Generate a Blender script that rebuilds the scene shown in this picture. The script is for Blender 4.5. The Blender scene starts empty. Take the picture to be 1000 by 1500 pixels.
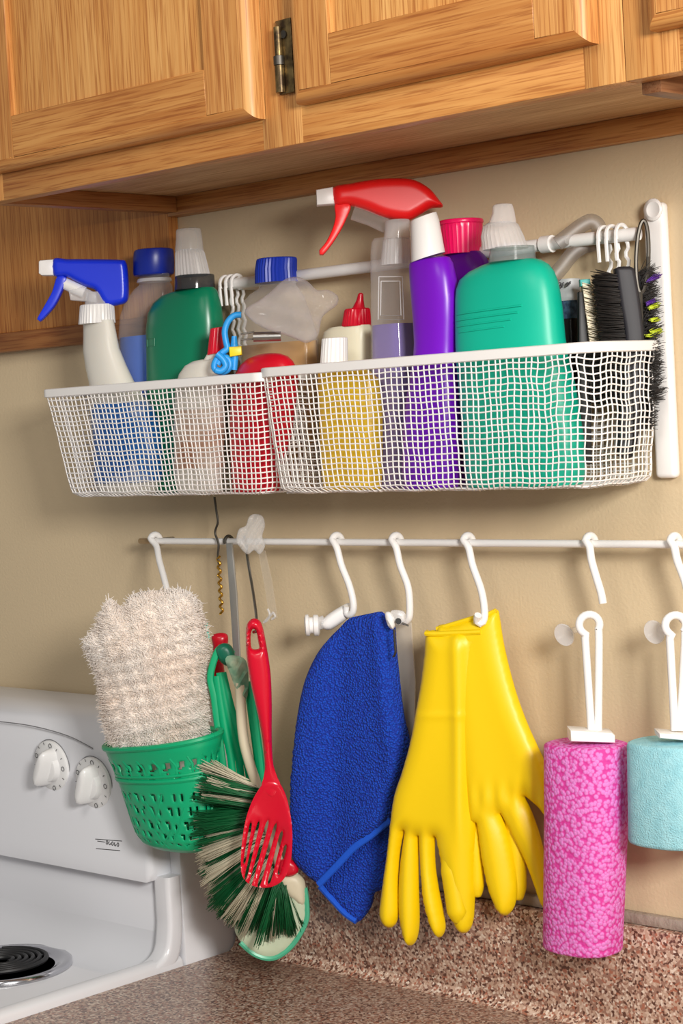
import bpy, bmesh, math, random
import numpy as np
from mathutils import Vector, Matrix
from mathutils.geometry import delaunay_2d_cdt
random.seed(7); rng = np.random.default_rng(7)

# ------------------------------------------------------------------ camera
FPX = 2860.0; CX, CY = 500.0, 750.0
VX = np.array([-2500.0 - CX, 775.0 - CY, FPX]); VY = np.array([3225.0 - CX, 458.0 - CY, FPX])
_x = -VX / np.linalg.norm(VX); _y = VY - _x * (_x @ VY); _y /= np.linalg.norm(_y); _z = np.cross(_x, _y)
R = np.array([_x, _y, _z])
CAM = np.array([1.8579, -1.6760, 1.5788])
scene = bpy.context.scene
cd = bpy.data.cameras.new('camera'); cam = bpy.data.objects.new('camera', cd)
scene.collection.objects.link(cam)
cd.sensor_fit = 'VERTICAL'; cd.sensor_height = 36.0; cd.sensor_width = 24.0; cd.lens = 36.0 * FPX / 1500.0
cd.clip_start = 0.05; cd.clip_end = 50
m = Matrix.Identity(4)
for i in range(3):
    m[i][0] = R[i, 0]; m[i][1] = -R[i, 1]; m[i][2] = -R[i, 2]; m[i][3] = CAM[i]
cam.matrix_world = m
scene.camera = cam

# ------------------------------------------------------------------ light
scene.view_settings.view_transform = 'Standard'; scene.view_settings.look = 'None'
scene.view_settings.gamma = 1.0; scene.view_settings.exposure = 0.0
scene.view_settings.use_curve_mapping = False
world = bpy.data.worlds.new('world'); scene.world = world; world.use_nodes = True
bg = world.node_tree.nodes['Background']
bg.inputs[0].default_value = (1.0, 0.96, 0.91, 1); bg.inputs[1].default_value = 0.24
def area(name, loc, target, size, power, col):
    l = bpy.data.lights.new(name, 'AREA'); l.shape = 'SQUARE'; l.size = size; l.energy = power; l.color = col
    o = bpy.data.objects.new(name, l); scene.collection.objects.link(o)
    o.location = loc; o.rotation_euler = (Vector(target) - Vector(loc)).to_track_quat('-Z', 'Y').to_euler()
    return o
area('window_light', (2.45, -1.40, 1.98), (0.30, 0, 1.40), 0.42, 58, (1.0, 0.965, 0.915))
area('overhead_fill', (0.9, -1.5, 2.6), (0.4, 0, 1.3), 0.6, 9, (1.0, 0.95, 0.88))  # weak fill added from above, not a known fixture of the room

# ------------------------------------------------------------------ helpers
def ray(px, py): return R @ np.array([px - CX, py - CY, FPX])
def P(px, py, y=0.0):
    r = ray(px, py); return CAM + r * ((y - CAM[1]) / r[1])
def PXP(px, py, x):
    r = ray(px, py); return CAM + r * ((x - CAM[0]) / r[0])
def PZ(px, py, z):
    r = ray(px, py); return CAM + r * ((z - CAM[2]) / r[2])
def mpp(p):                      # metres per pixel at a point
    return float((R.T @ (np.array(p) - CAM))[2] / FPX)
PHC = math.atan2(R[1, 0], R[0, 0])          # azimuth square to the view
def tracer(px0, py0, y, phi=None):          # vertical plane through a point, at azimuth phi
    if phi is None: phi = PHC
    A = P(px0, py0, y); n = np.array([-math.sin(phi), math.cos(phi), 0.0])
    def f(px, py):
        r = ray(px, py); return CAM + r * ((A - CAM) @ n / (r @ n))
    f.n = n; f.s = mpp(A); return f
def lin(c):
    return tuple(((v / 255) / 12.92 if v / 255 <= 0.04045 else ((v / 255 + 0.055) / 1.055) ** 2.4) for v in c) + (1.0,)

def crom(pts, step, closed=False):
    pts = [np.array(p, float) for p in pts]; n = len(pts); out = []
    rngi = range(n) if closed else range(n - 1)
    for i in rngi:
        p1, p2 = pts[i], pts[(i + 1) % n]
        p0 = pts[(i - 1) % n] if closed or i > 0 else p1
        p3 = pts[(i + 2) % n] if closed or i + 2 < n else p2
        k = max(1, int(round(np.linalg.norm(p2 - p1) / step)))
        for j in range(k):
            t = j / k
            out.append(0.5 * ((2 * p1) + (p2 - p0) * t + (2 * p0 - 5 * p1 + 4 * p2 - p3) * t * t + (3 * p1 - p0 - 3 * p2 + p3) * t ** 3))
    if not closed: out.append(pts[-1])
    return out

class G:                                      # verts + faces
    def __init__(s): s.v = []; s.f = []
    def add(s, V, F):
        o = len(s.v); s.v += [tuple(p) for p in V]; s.f += [tuple(i + o for i in f) for f in F]; return s
    def tube(s, path, r, n=8, flat=1.0, up=None):
        path = [np.array(p, float) for p in path]; m_ = len(path)
        rr = r if hasattr(r, '__len__') else [r] * m_
        t = [path[min(i + 1, m_ - 1)] - path[max(i - 1, 0)] for i in range(m_)]
        t = [v / (np.linalg.norm(v) + 1e-12) for v in t]
        u = np.array(up, float) if up is not None else (np.array([0, 0, 1.0]) if abs(t[0][2]) < .9 else np.array([1.0, 0, 0]))
        V = []; F = []; aa = np.arange(n) * 2 * math.pi / n; CS = np.stack([np.cos(aa), np.sin(aa)], 1)
        for i in range(m_):
            u = u - t[i] * (u @ t[i]); u /= (np.linalg.norm(u) + 1e-12); w = np.cross(t[i], u)
            V += (path[i] + rr[i] * (CS[:, :1] * u * flat + CS[:, 1:] * w)).tolist()
        for i in range(m_ - 1):
            for j in range(n):
                F.append((i * n + j, i * n + (j + 1) % n, (i + 1) * n + (j + 1) % n, (i + 1) * n + j))
        F.append(tuple(reversed(range(n)))); F.append(tuple((m_ - 1) * n + j for j in range(n)))
        return s.add(V, F)
    def loft(s, rings, caps=True):
        n = len(rings[0]); V = [p for r_ in rings for p in r_]; F = []
        for i in range(len(rings) - 1):
            for j in range(n):
                F.append((i * n + j, (i + 1) * n + j, (i + 1) * n + (j + 1) % n, i * n + (j + 1) % n))
        if caps:
            F.append(tuple(range(n))); F.append(tuple(reversed([(len(rings) - 1) * n + j for j in range(n)])))
        return s.add(V, F)
    def box(s, x0, x1, y0, y1, z0, z1, bev=0.0, seg=2):
        bm = bmesh.new(); bmesh.ops.create_cube(bm, size=1)
        for v in bm.verts:
            v.co = Vector((x0 + (v.co.x + .5) * (x1 - x0), y0 + (v.co.y + .5) * (y1 - y0), z0 + (v.co.z + .5) * (z1 - z0)))
        if bev: bmesh.ops.bevel(bm, geom=bm.edges[:], offset=bev, segments=seg, affect='EDGES', profile=.5)
        bm.verts.index_update()
        s.add([tuple(v.co) for v in bm.verts], [[v.index for v in f.verts] for f in bm.faces]); bm.free(); return s
    def prism(s, pts, nrm, th, bev=0.0, seg=2):     # pts: world points in a plane
        nrm = np.array(nrm); bm = bmesh.new()
        a = [bm.verts.new(Vector(p - nrm * th / 2)) for p in pts]; b = [bm.verts.new(Vector(p + nrm * th / 2)) for p in pts]
        fs = [bm.faces.new(a), bm.faces.new(list(reversed(b)))]; n = len(a)
        for i in range(n): bm.faces.new((a[(i + 1) % n], a[i], b[i], b[(i + 1) % n]))
        bmesh.ops.recalc_face_normals(bm, faces=bm.faces[:])
        if bev:
            es = [e for f in fs for e in f.edges]
            bmesh.ops.bevel(bm, geom=es, offset=bev, segments=seg, affect='EDGES', profile=.5)
        bmesh.ops.triangulate(bm, faces=[f for f in bm.faces if len(f.verts) > 4])
        bm.verts.index_update()
        s.add([tuple(v.co) for v in bm.verts], [[v.index for v in f.verts] for f in bm.faces]); bm.free(); return s
    def hairs(s, items):                       # (base, tip, radius) three-sided spikes
        B = np.array([i_[0] for i_ in items]); T_ = np.array([i_[1] for i_ in items]); r = np.array([i_[2] for i_ in items])[:, None]
        d = T_ - B; d /= np.linalg.norm(d, axis=1)[:, None] + 1e-9
        u = np.cross(d, [0.3, 0.5, 0.81]); u /= np.linalg.norm(u, axis=1)[:, None] + 1e-9; w = np.cross(d, u)
        rows_ = [B + r * (u * math.cos(a) + w * math.sin(a)) for a in (0, 2.094, 4.189)] + [T_ + .45 * r * (u * math.cos(a) + w * math.sin(a)) for a in (0, 2.094, 4.189)]
        V = np.stack(rows_, 1).reshape(-1, 3); o = len(s.v); s.v += [tuple(p) for p in V.tolist()]
        for k in range(len(items)):
            b = o + 6 * k; s.f += [(b, b + 1, b + 4, b + 3), (b + 1, b + 2, b + 5, b + 4), (b + 2, b, b + 3, b + 5), (b + 3, b + 4, b + 5)]
        return s
    def pillow(s, outline, tr, T, Rad, edge=.0012, step=6, holes=(), fz=None, fb=None, smooth=True, pw=.5, back=1.0, tm=None):
        ol = np.array(crom(outline, step, True) if smooth else outline)
        hs = [np.array(crom(h, step * .6, True) if smooth else h) for h in holes]
        def inside(pts, poly):
            x, y = pts[:, 0], pts[:, 1]; r = np.zeros(len(pts), bool); n = len(poly)
            for i in range(n):
                x1, y1 = poly[i]; x2, y2 = poly[(i + 1) % n]
                c = ((y1 > y) != (y2 > y)); c &= x < (x2 - x1) * (y - y1) / (y2 - y1 + 1e-12) + x1; r ^= c
            return r
        def dist(pts):
            d = np.full(len(pts), 1e9)
            for poly in [ol] + hs:
                for i in range(len(poly)):
                    a = poly[i]; b = poly[(i + 1) % len(poly)]; ab = b - a
                    t = np.clip(((pts - a) @ ab) / (ab @ ab + 1e-12), 0, 1)
                    d = np.minimum(d, np.linalg.norm(pts - (a + t[:, None] * ab), axis=1))
            return d
        lo, hi = ol.min(0), ol.max(0); gx = np.arange(lo[0], hi[0], step); gy = np.arange(lo[1], hi[1], step * .87)
        pts = np.array([(x + (step / 2 if j % 2 else 0), y) for j, y in enumerate(gy) for x in gx])
        ok = inside(pts, ol)
        for h in hs: ok &= ~inside(pts, h)
        pts = pts[ok]; pts = pts[dist(pts) > step * .45]
        allp = [Vector(p) for p in ol]; ed = [(i, (i + 1) % len(ol)) for i in range(len(ol))]
        for h in hs:
            o = len(allp); allp += [Vector(p) for p in h]; ed += [(o + i, o + (i + 1) % len(h)) for i in range(len(h))]
        allp += [Vector(p) for p in pts]
        vv, ee, ff, *_ = delaunay_2d_cdt(allp, ed, [], 0, 1e-4)
        vv = np.array([(p.x, p.y) for p in vv])
        cen = np.array([vv[list(f)].mean(0) for f in ff]); keep = inside(cen, ol)
        for h in hs: keep &= ~inside(cen, h)
        ff = [tuple(f) for f, k in zip(ff, keep) if k]
        d = dist(vv); x = np.clip(d / Rad, 0, 1); prof = (1 - (1 - x) ** 2) ** pw
        n = len(vv); V = []
        for sgn in (-1, 1):
            for i in range(n):
                h = edge + T * prof[i] * (1 if sgn < 0 else back) * (tm(*vv[i]) if tm else 1)
                ex = (fz(vv[i][0], vv[i][1]) * min(1, prof[i] * 1.5) if fz and sgn < 0 else 0)
                of = fb(vv[i][0], vv[i][1]) if fb else 0
                V.append(tr(*vv[i]) + tr.n * (sgn * (h + ex) + of))
        F = []
        cnt = {}
        for f in ff:
            a = (vv[f[1]] - vv[f[0]]); b = (vv[f[2]] - vv[f[0]])
            if a[0] * b[1] - a[1] * b[0] > 0: f = (f[0], f[2], f[1])
            F.append(f); F.append(tuple(i + n for i in reversed(f)))
            for i in range(3):
                e = (f[i], f[(i + 1) % 3]); cnt[e] = 1
        for (a, b) in list(cnt):
            if (b, a) not in cnt: F.append((b, a, a + n, b + n))
        return s.add(V, F)

BASE = {}
def tag(o, label=None, cat=None, group=None, kind=None):
    if label: o['label'] = label
    if cat: o['category'] = cat
    if group: o['group'] = group
    if kind: o['kind'] = kind
    return o
def thing(name, label, cat, base, group=None):
    o = bpy.data.objects.new(name, None); scene.collection.objects.link(o); o.empty_display_size = .02
    o.location = base; BASE[o.name] = np.array(base, float); return tag(o, label, cat, group)
def obj(name, g, mat, parent=None, base=None, sharp=38, label=None, kind=None):
    if parent is not None: b = BASE[parent.name]
    elif base is not None: b = np.array(base, float)
    else:
        a = np.array(g.v); b = np.array([a[:, 0].mean(), a[:, 1].mean(), a[:, 2].min()])
    me = bpy.data.meshes.new(name); me.from_pydata((np.array(g.v, float) - b).tolist(), [], g.f); me.update()
    bm = bmesh.new(); bm.from_mesh(me); bmesh.ops.recalc_face_normals(bm, faces=bm.faces[:]); bm.to_mesh(me); bm.free()
    me.materials.append(mat)
    me.shade_smooth()
    if sharp: me.set_sharp_from_angle(angle=math.radians(sharp))
    o = bpy.data.objects.new(name, me); scene.collection.objects.link(o); BASE[o.name] = b
    if parent is not None: o.parent = parent
    else: o.location = b
    if label: o['label'] = label
    if kind: o['kind'] = kind
    return o

# traced lathe: rows (centre px, py, half width px[, slope]) on plane y
def ringrows(rows, y, k=1.0, e=2.0, n=36, rib=None, zfloor=None, grow=0.0):
    den = math.sqrt(math.cos(PHC) ** 2 + (k * math.sin(PHC)) ** 2); out = []
    cr_ = np.array([math.cos(PHC), math.sin(PHC), 0])
    for i, row in enumerate(rows):
        cx, py, hw = row[:3]; sl = row[3] if len(row) > 3 else 0
        c = P(cx, py, y)
        if zfloor is not None and (i == len(rows) - 1 or c[2] < zfloor): c = c.copy(); c[2] = zfloor
        W = (hw + grow) * mpp(c); a = np.arange(n) * 2 * math.pi / n; ca, sa = np.cos(a), np.sin(a)
        q = (np.abs(ca) ** e + np.abs(sa) ** e) ** (-1 / e)
        if rib: q = q * (1 + rib[1] * np.where((np.arange(n) // rib[0]) % 2, 1, -1))
        o = np.stack([ca * q, k * sa * q, np.zeros(n)], 1); o *= W / np.abs(o @ cr_).max(); o[:, 2] = sl * (o @ cr_); ring = list(c + o)
        out.append(ring)
    return out
def rounded(rows, r=3.0, top=True, bottom=False):      # soften first / last row
    rows = [tuple(x) for x in rows]
    if top:
        a = rows[0]; rows = [(a[0], a[1], a[2] - r) + a[3:], (a[0], a[1] + r * .3, a[2] - r * .3) + a[3:], (a[0], a[1] + r, a[2]) + a[3:]] + rows[1:]
    if bottom:
        a = rows[-1]; rows = rows[:-1] + [(a[0], a[1] - r, a[2]) + a[3:], (a[0], a[1] - r * .3, a[2] - r * .3) + a[3:], (a[0], a[1], a[2] - r) + a[3:]]
    return rows

# ------------------------------------------------------------------ materials
def nt(name):
    mt = bpy.data.materials.new(name); mt.use_nodes = True
    t = mt.node_tree; return mt, t.nodes, t.links, t.nodes['Principled BSDF']
def M(name, c, rough=.4, metal=0.0, bump=None, vary=None, sss=0.0, coat=0.0, spec=.5, sheen=0.0):
    mt, N, L, b = nt(name)
    b.inputs['Base Color'].default_value = lin(c); b.inputs['Roughness'].default_value = rough
    b.inputs['Metallic'].default_value = metal; b.inputs['Specular IOR Level'].default_value = spec
    b.inputs['Coat Weight'].default_value = coat; b.inputs['Coat Roughness'].default_value = .1
    b.inputs['Sheen Weight'].default_value = sheen
    if sss:
        b.inputs['Subsurface Weight'].default_value = sss; b.inputs['Subsurface Radius'].default_value = (.6, .5, .4); b.inputs['Subsurface Scale'].default_value = .012
    tc = N.new('ShaderNodeTexCoord')
    if vary:                                   # (colour2, scale, detail[, lo, hi])
        no = N.new('ShaderNodeTexNoise'); no.inputs['Scale'].default_value = vary[1]; no.inputs['Detail'].default_value = vary[2]
        rp = N.new('ShaderNodeValToRGB'); rp.color_ramp.elements[0].color = lin(c); rp.color_ramp.elements[1].color = lin(vary[0])
        rp.color_ramp.elements[0].position = vary[3] if len(vary) > 3 else .35; rp.color_ramp.elements[1].position = vary[4] if len(vary) > 4 else .65
        L.new(tc.outputs['Object'], no.inputs['Vector']); L.new(no.outputs['Fac'], rp.inputs['Fac']); L.new(rp.outputs['Color'], b.inputs['Base Color'])
    if bump:                                   # (scale, strength, distance[, detail])
        nb = N.new('ShaderNodeTexNoise'); nb.inputs['Scale'].default_value = bump[0]; nb.inputs['Detail'].default_value = bump[3] if len(bump) > 3 else 3
        bn = N.new('ShaderNodeBump'); bn.inputs['Strength'].default_value = bump[1]; bn.inputs['Distance'].default_value = bump[2]
        L.new(tc.outputs['Object'], nb.inputs['Vector']); L.new(nb.outputs['Fac'], bn.inputs['Height']); L.new(bn.outputs['Normal'], b.inputs['Normal'])
    return mt
def clear(name, c, base=.14, edge=.55, rough=.12, tint=(255, 255, 255)):   # thin see-through plastic
    mt, N, L, b = nt(name)
    b.inputs['Base Color'].default_value = lin(c); b.inputs['Roughness'].default_value = rough
    tr = N.new('ShaderNodeBsdfTransparent'); tr.inputs[0].default_value = lin(tint)
    lw = N.new('ShaderNodeLayerWeight'); lw.inputs['Blend'].default_value = .35
    mr = N.new('ShaderNodeMapRange'); mr.inputs['To Min'].default_value = base; mr.inputs['To Max'].default_value = base + edge
    mx = N.new('ShaderNodeMixShader'); out = N['Material Output']
    L.new(lw.outputs['Facing'], mr.inputs['Value']); L.new(mr.outputs['Result'], mx.inputs['Fac'])
    L.new(tr.outputs[0], mx.inputs[1]); L.new(b.outputs[0], mx.inputs[2]); L.new(mx.outputs[0], out.inputs['Surface'])
    return mt
def oak(name, axis, c1=(214, 160, 96), c2=(198, 138, 74), rough=.46):
    mt, N, L, b = nt(name); b.inputs['Roughness'].default_value = rough; b.inputs['Coat Weight'].default_value = .05; b.inputs['Coat Roughness'].default_value = .25
    tc = N.new('ShaderNodeTexCoord')
    def grain(ac, al, detail, dist=0.0):
        mp = N.new('ShaderNodeMapping'); v = [ac, ac, ac]; v['XYZ'.index(axis)] = al
        mp.inputs['Scale'].default_value = v; L.new(tc.outputs['Object'], mp.inputs['Vector'])
        n = N.new('ShaderNodeTexNoise'); n.inputs['Scale'].default_value = 1.0; n.inputs['Detail'].default_value = detail; n.inputs['Distortion'].default_value = dist
        L.new(mp.outputs[0], n.inputs['Vector']); return n
    n1 = grain(26, 1.8, 3, .8); n2 = grain(520, 15, 2); n3 = grain(190, 5, 3, .4)
    def ramp(n, a, b_, p, q):
        r = N.new('ShaderNodeValToRGB'); r.color_ramp.elements[0].color = a; r.color_ramp.elements[1].color = b_
        r.color_ramp.elements[0].position = p; r.color_ramp.elements[1].position = q; L.new(n.outputs['Fac'], r.inputs['Fac']); return r
    r1 = ramp(n1, lin(c2), lin(c1), .36, .62); r2 = ramp(n2, lin((190, 150, 108)), (1, 1, 1, 1), .36, .5); r3 = ramp(n3, lin((222, 196, 164)), (1, 1, 1, 1), .36, .58)
    def mul(a, b_, f):
        mx = N.new('ShaderNodeMix'); mx.data_type = 'RGBA'; mx.blend_type = 'MULTIPLY'; mx.inputs[0].default_value = f
        L.new(a, mx.inputs[6]); L.new(b_, mx.inputs[7]); return mx.outputs[2]
    L.new(mul(mul(r1.outputs['Color'], r2.outputs['Color'], .6), r3.outputs['Color'], .6), b.inputs['Base Color'])
    bn = N.new('ShaderNodeBump'); bn.inputs['Strength'].default_value = .1; bn.inputs['Distance'].default_value = .0006
    L.new(n2.outputs['Fac'], bn.inputs['Height']); L.new(bn.outputs[0], b.inputs['Normal'])
    return mt
def cells(name, c_in, c_edge, scale, rough=.6, dist=.002, third=None, strength=.8, lo=.12, hi=.5, feature='F1', sss=0):
    mt, N, L, b = nt(name); b.inputs['Roughness'].default_value = rough
    tc = N.new('ShaderNodeTexCoord'); vo = N.new('ShaderNodeTexVoronoi'); vo.inputs['Scale'].default_value = scale
    L.new(tc.outputs['Object'], vo.inputs['Vector'])
    rp = N.new('ShaderNodeValToRGB'); rp.color_ramp.elements[0].color = lin(c_in); rp.color_ramp.elements[1].color = lin(c_edge)
    rp.color_ramp.elements[0].position = lo; rp.color_ramp.elements[1].position = hi
    L.new(vo.outputs['Distance'], rp.inputs['Fac']); L.new(rp.outputs['Color'], b.inputs['Base Color'])
    inv = N.new('ShaderNodeMath'); inv.operation = 'SUBTRACT'; inv.inputs[0].default_value = 1.0; L.new(vo.outputs['Distance'], inv.inputs[1])
    bn = N.new('ShaderNodeBump'); bn.inputs['Strength'].default_value = strength; bn.inputs['Distance'].default_value = dist
    L.new(inv.outputs[0], bn.inputs['Height']); L.new(bn.outputs[0], b.inputs['Normal'])
    if sss:
        b.inputs['Subsurface Weight'].default_value = sss; b.inputs['Subsurface Scale'].default_value = .01
    return mt
def laminate():
    mt, N, L, b = nt('speckled_laminate'); b.inputs['Roughness'].default_value = .32
    tc = N.new('ShaderNodeTexCoord'); vo = N.new('ShaderNodeTexVoronoi'); vo.inputs['Scale'].default_value = 390
    L.new(tc.outputs['Object'], vo.inputs['Vector'])
    sp = N.new('ShaderNodeSeparateColor'); L.new(vo.outputs['Color'], sp.inputs[0])
    rp = N.new('ShaderNodeValToRGB'); rp.color_ramp.interpolation = 'CONSTANT'; e = rp.color_ramp.elements
    e[0].position = 0; e[0].color = lin((104, 70, 58)); e[1].position = .17; e[1].color = lin((164, 126, 108))
    for p_, c_ in ((.42, (200, 168, 146)), (.66, (218, 192, 172)), (.82, (178, 116, 92)), (.92, (236, 218, 200))):
        x = e.new(p_); x.color = lin(c_)
    L.new(sp.outputs[0], rp.inputs['Fac']); L.new(rp.outputs['Color'], b.inputs['Base Color'])
    return mt

WALLM = M('beige_wall_paint', (216, 195, 160), .55, bump=(260, .35, .0012, 2))
OAKZ = oak('oak_upright_grain', 'Z'); OAKX = oak('oak_level_grain', 'X', (206, 148, 82), (186, 124, 62)); OAKP = oak('oak_panel_veneer', 'Z', (222, 168, 100), (208, 148, 80))
OAKY = oak('oak_cross_grain', 'Y', (186, 128, 74), (160, 104, 56))
OAKU = oak('oak_veneer_underside', 'X', (220, 182, 134), (202, 160, 112), .5)
LAM = laminate()
ENAMEL = M('white_enamel', (226, 226, 230), .22, coat=.3)
ENAMEL2 = M('white_enamel_panel', (222, 223, 228), .3)
KNOBM = M('white_knob_plastic', (232, 232, 232), .25)
WHITE = M('white_plastic', (240, 238, 236), .35)
WIRE = M('white_coated_wire', (240, 236, 233), .38)
PRINT = M('black_print', (50, 50, 52), .6)
STEEL = M('steel', (170, 168, 164), .28, 1.0); DSTEEL = M('dark_steel', (96, 92, 86), .5, 1.0)
CHROME = M('drip_pan_chrome', (200, 200, 205), .15, 1.0); BLACKM = M('black_coil', (22, 22, 24), .5)
BRASS = M('antique_brass', (150, 128, 84), .38, .8, vary=((70, 56, 40), 90, 3)); GOLD = M('gilt_metal', (205, 160, 70), .3, 1.0)
DARK = M('dark_gap', (40, 30, 22), .8)

# ------------------------------------------------------------------ the room
DZ = 0.44
ZF = 1.844                                    # underside of the face frame
ZCT = 0.913                                   # worktop
def struct(name, g, mat, label=None):
    o = obj(name, g, mat); o['kind'] = 'structure'
    if label: o['label'] = label
    return o
struct('wall_back', G().box(-1.6, 3.0, 0.0, 0.1, 0, 2.6), WALLM)
struct('floor', G().box(-1.6, 3.0, -3.2, 0.1, -0.05, 0.0), M('grey_floor', (150, 140, 128), .6))
g = G().box(.47, 2.6, -.021, -.001, 1.0285, 1.0335, .001)
struct('trim_1', G().box(.30, 2.6, -.012, -.0005, 1.0275, 1.040, .003), M('grey_caulk', (168, 156, 142), .6, bump=(120, .6, .003)))

# worktop with upstand
XS = 0.0477
ct = thing('countertop', 'speckled brown laminate countertop with a low upstand under the gloves and towel', 'countertop', (1.0, -.3, ZCT - .04))
obj('worktop', G().box(XS + .002, 2.6, -.66, -.02, ZCT - .04, ZCT, .003), LAM, ct)
cv = [np.array([0, -.02 - .018 * (1 - math.sin(a)), ZCT - .001 + .018 * (1 - math.cos(a))]) for a in np.linspace(0, math.pi / 2, 6)]
obj('backsplash', G().box(XS + .002, 2.6, -.0215, -.001, ZCT - .03, 1.0275, .002), LAM, ct)
g = G(); n = len(cv)
for x in (XS + .002, 2.6): g.v += [(x, p[1], p[2]) for p in cv] + [(x, -.02, ZCT - .001)]
k = n + 1
for i in range(k): g.f.append((i, (i + 1) % k, k + (i + 1) % k, k + i))
obj('cove', g, LAM, ct)
base_cab = thing('base_cabinet', 'oak base cabinet carrying the speckled countertop', 'cabinet', (1.0, -.3, 0))
obj('body', G().box(XS + .004, 2.6, -.62, -.002, .0, ZCT - .0405, .002), OAKZ, base_cab)

# ------------------------------------------------------------------ wall cabinets
def door(root, x0, x1, z0, z1, sw=.058, rw=.057, yb=-.31):
    ew = .011
    d = obj('door', G().box(x0 + sw - .004, x1 - sw + .004, yb - .014, yb - .002, z0 + rw - .004, z1 - rw + .004), OAKP, root)
    def bar(nm, a0, a1, b0, b1, mt): obj(nm, G().box(a0, a1, yb - .0205, yb - .001, b0, b1, .0007, 1), mt, d)
    bar('door_stile', x0 + ew, x0 + sw, z0 + ew, z1 - ew, OAKZ); bar('door_stile', x1 - sw, x1 - ew, z0 + ew, z1 - ew, OAKZ)
    bar('door_rail', x0 + sw, x1 - sw, z0 + ew, z0 + rw, OAKX); bar('door_rail', x0 + sw, x1 - sw, z1 - rw, z1 - ew, OAKX)
    prof = [(ew, -.001), (ew, -.0203)] + [(ew - ew * math.sin(a), -.0203 + .011 * (1 - math.cos(a))) for a in np.linspace(.25, math.pi / 2, 7)] + [(0, -.001)]
    cs = [(x0, z0, 1, 1), (x1, z0, -1, 1), (x1, z1, -1, -1), (x0, z1, 1, -1)]
    for i in range(4):
        a, b_ = cs[i], cs[(i + 1) % 4]
        ra = [np.array([a[0] + a[2] * u, yb + v, a[1] + a[3] * u]) for u, v in prof]; rb = [np.array([b_[0] + b_[2] * u, yb + v, b_[1] + b_[3] * u]) for u, v in prof]
        obj('edge_profile', G().loft([ra, rb]), OAKX if i % 2 == 0 else OAKZ, d, sharp=50)
    return d
wc = thing('wall_cabinet', 'golden oak wall cabinet with two framed doors above the wire baskets', 'cabinet', (.45, -.16, ZF))
X1 = 0.9075; ZT = 2.42
obj('carcass', G().box(.001, X1 - .001, -.289, -.001, ZF + .021, ZT), OAKU, wc, label='plain veneer underside of the cabinet')
obj('side_trim', G().box(.0012, .0200, -.2885, -.0205, ZF + .001, ZF + .0208, .0008), OAKY, wc)
obj('hanging_rail', G().box(.0012, X1 - .0012, -.020, -.0012, ZF - .003, ZF + .0208, .0008), OAKX, wc)
obj('bottom_rail', G().box(.001, X1 - .001, -.31, -.2892, ZF, ZF + .05, .0012), OAKX, wc)
for a, b_ in ((.001, .05), (.4745, .5295), (X1 - .042, X1 - .0005)):
    obj('stile', G().box(a, b_, -.3103, -.2888, ZF - .0003 if a > .6 else ZF + .0004, ZT, .001), OAKZ, wc)
door(wc, .035, .4800, ZF + .030, 2.37, .064, .057); door(wc, .5355, .8830, ZF + .035, 2.37, .053, .058)
hg = obj('hinge', G().box(.504, .5250, -.3145, -.3104, 1.8935, 1.965, .001), BRASS, wc, label='antique brass door hinge')
obj('knuckle', G().tube([(.509, -.3165, z) for z in (1.895, 1.921)], .0052, 10), BRASS, hg)
obj('knuckle', G().tube([(.509, -.3165, z) for z in (1.9215, 1.930)], .0058, 10), DSTEEL, hg)
obj('knuckle', G().tube([(.509, -.3165, z) for z in (1.9305, 1.958)], .0042, 10), BRASS, hg)
obj('screw', G().tube([(.516, -.3140, 1.950), (.516, -.3165, 1.950)], .004, 10), DSTEEL, hg)
w2 = thing('wall_cabinet', 'neighbouring oak wall cabinet cut off by the upper right picture edge', 'cabinet', (1.3, -.16, ZF))
obj('carcass', G().box(X1 + .0205, 1.8, -.289, -.001, ZF + .021, ZT), OAKU, w2)
obj('side_panel', G().box(X1 + .001, X1 + .020, -.289, -.001, ZF + .010, ZT), OAKY, w2)
obj('corner_block', G().box(X1 + .001, X1 + .0205, -.2888, -.235, ZF - .010, ZF + .0098, .001), oak('dark_brown_grain', 'Y', (136, 94, 62), (116, 78, 50)), w2)  # block coloured a darker brown than the oak next to it
obj('bottom_rail', G().box(X1 + .001, 1.8, -.31, -.2892, ZF, ZF + .05, .0012), OAKX, w2)
obj('stile', G().box(X1 + .0005, X1 + .055, -.3103, -.2888, ZF - .0003, ZT, .001), OAKZ, w2)
door(w2, X1 + .035, 1.38, ZF + .034, 2.37)
ZP = 1.693
w3 = thing('oak_board', 'oak board panel on the wall behind the blue sprayer', 'panel', (-.4, -.012, ZP))
obj('board', G().box(-.80, -.001, -.018, -.001, ZP + .0262, 2.42, .001), oak('oak_side_veneer', 'Z', (204, 142, 76), (180, 116, 54)), w3)
obj('bottom_rail', G().box(-.80, -.001, -.024, -.001, ZP, ZP + .026, .002), oak('oak_dark_rail', 'X', (168, 110, 58), (140, 88, 44)), w3)

# ------------------------------------------------------------------ stove
st = thing('stove', 'white electric stove with a knobbed control panel at the picture left edge', 'stove', (-.33, -.34, 0))
SX0 = -.72
obj('body', G().box(SX0, XS - .001, -.66, -.104, 0, ZCT - .045, .004), ENAMEL, st)
obj('side_panel', G().box(XS - .02, XS - .0005, -.1035, -.001, .2, 1.19, .002), ENAMEL, st)
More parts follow.
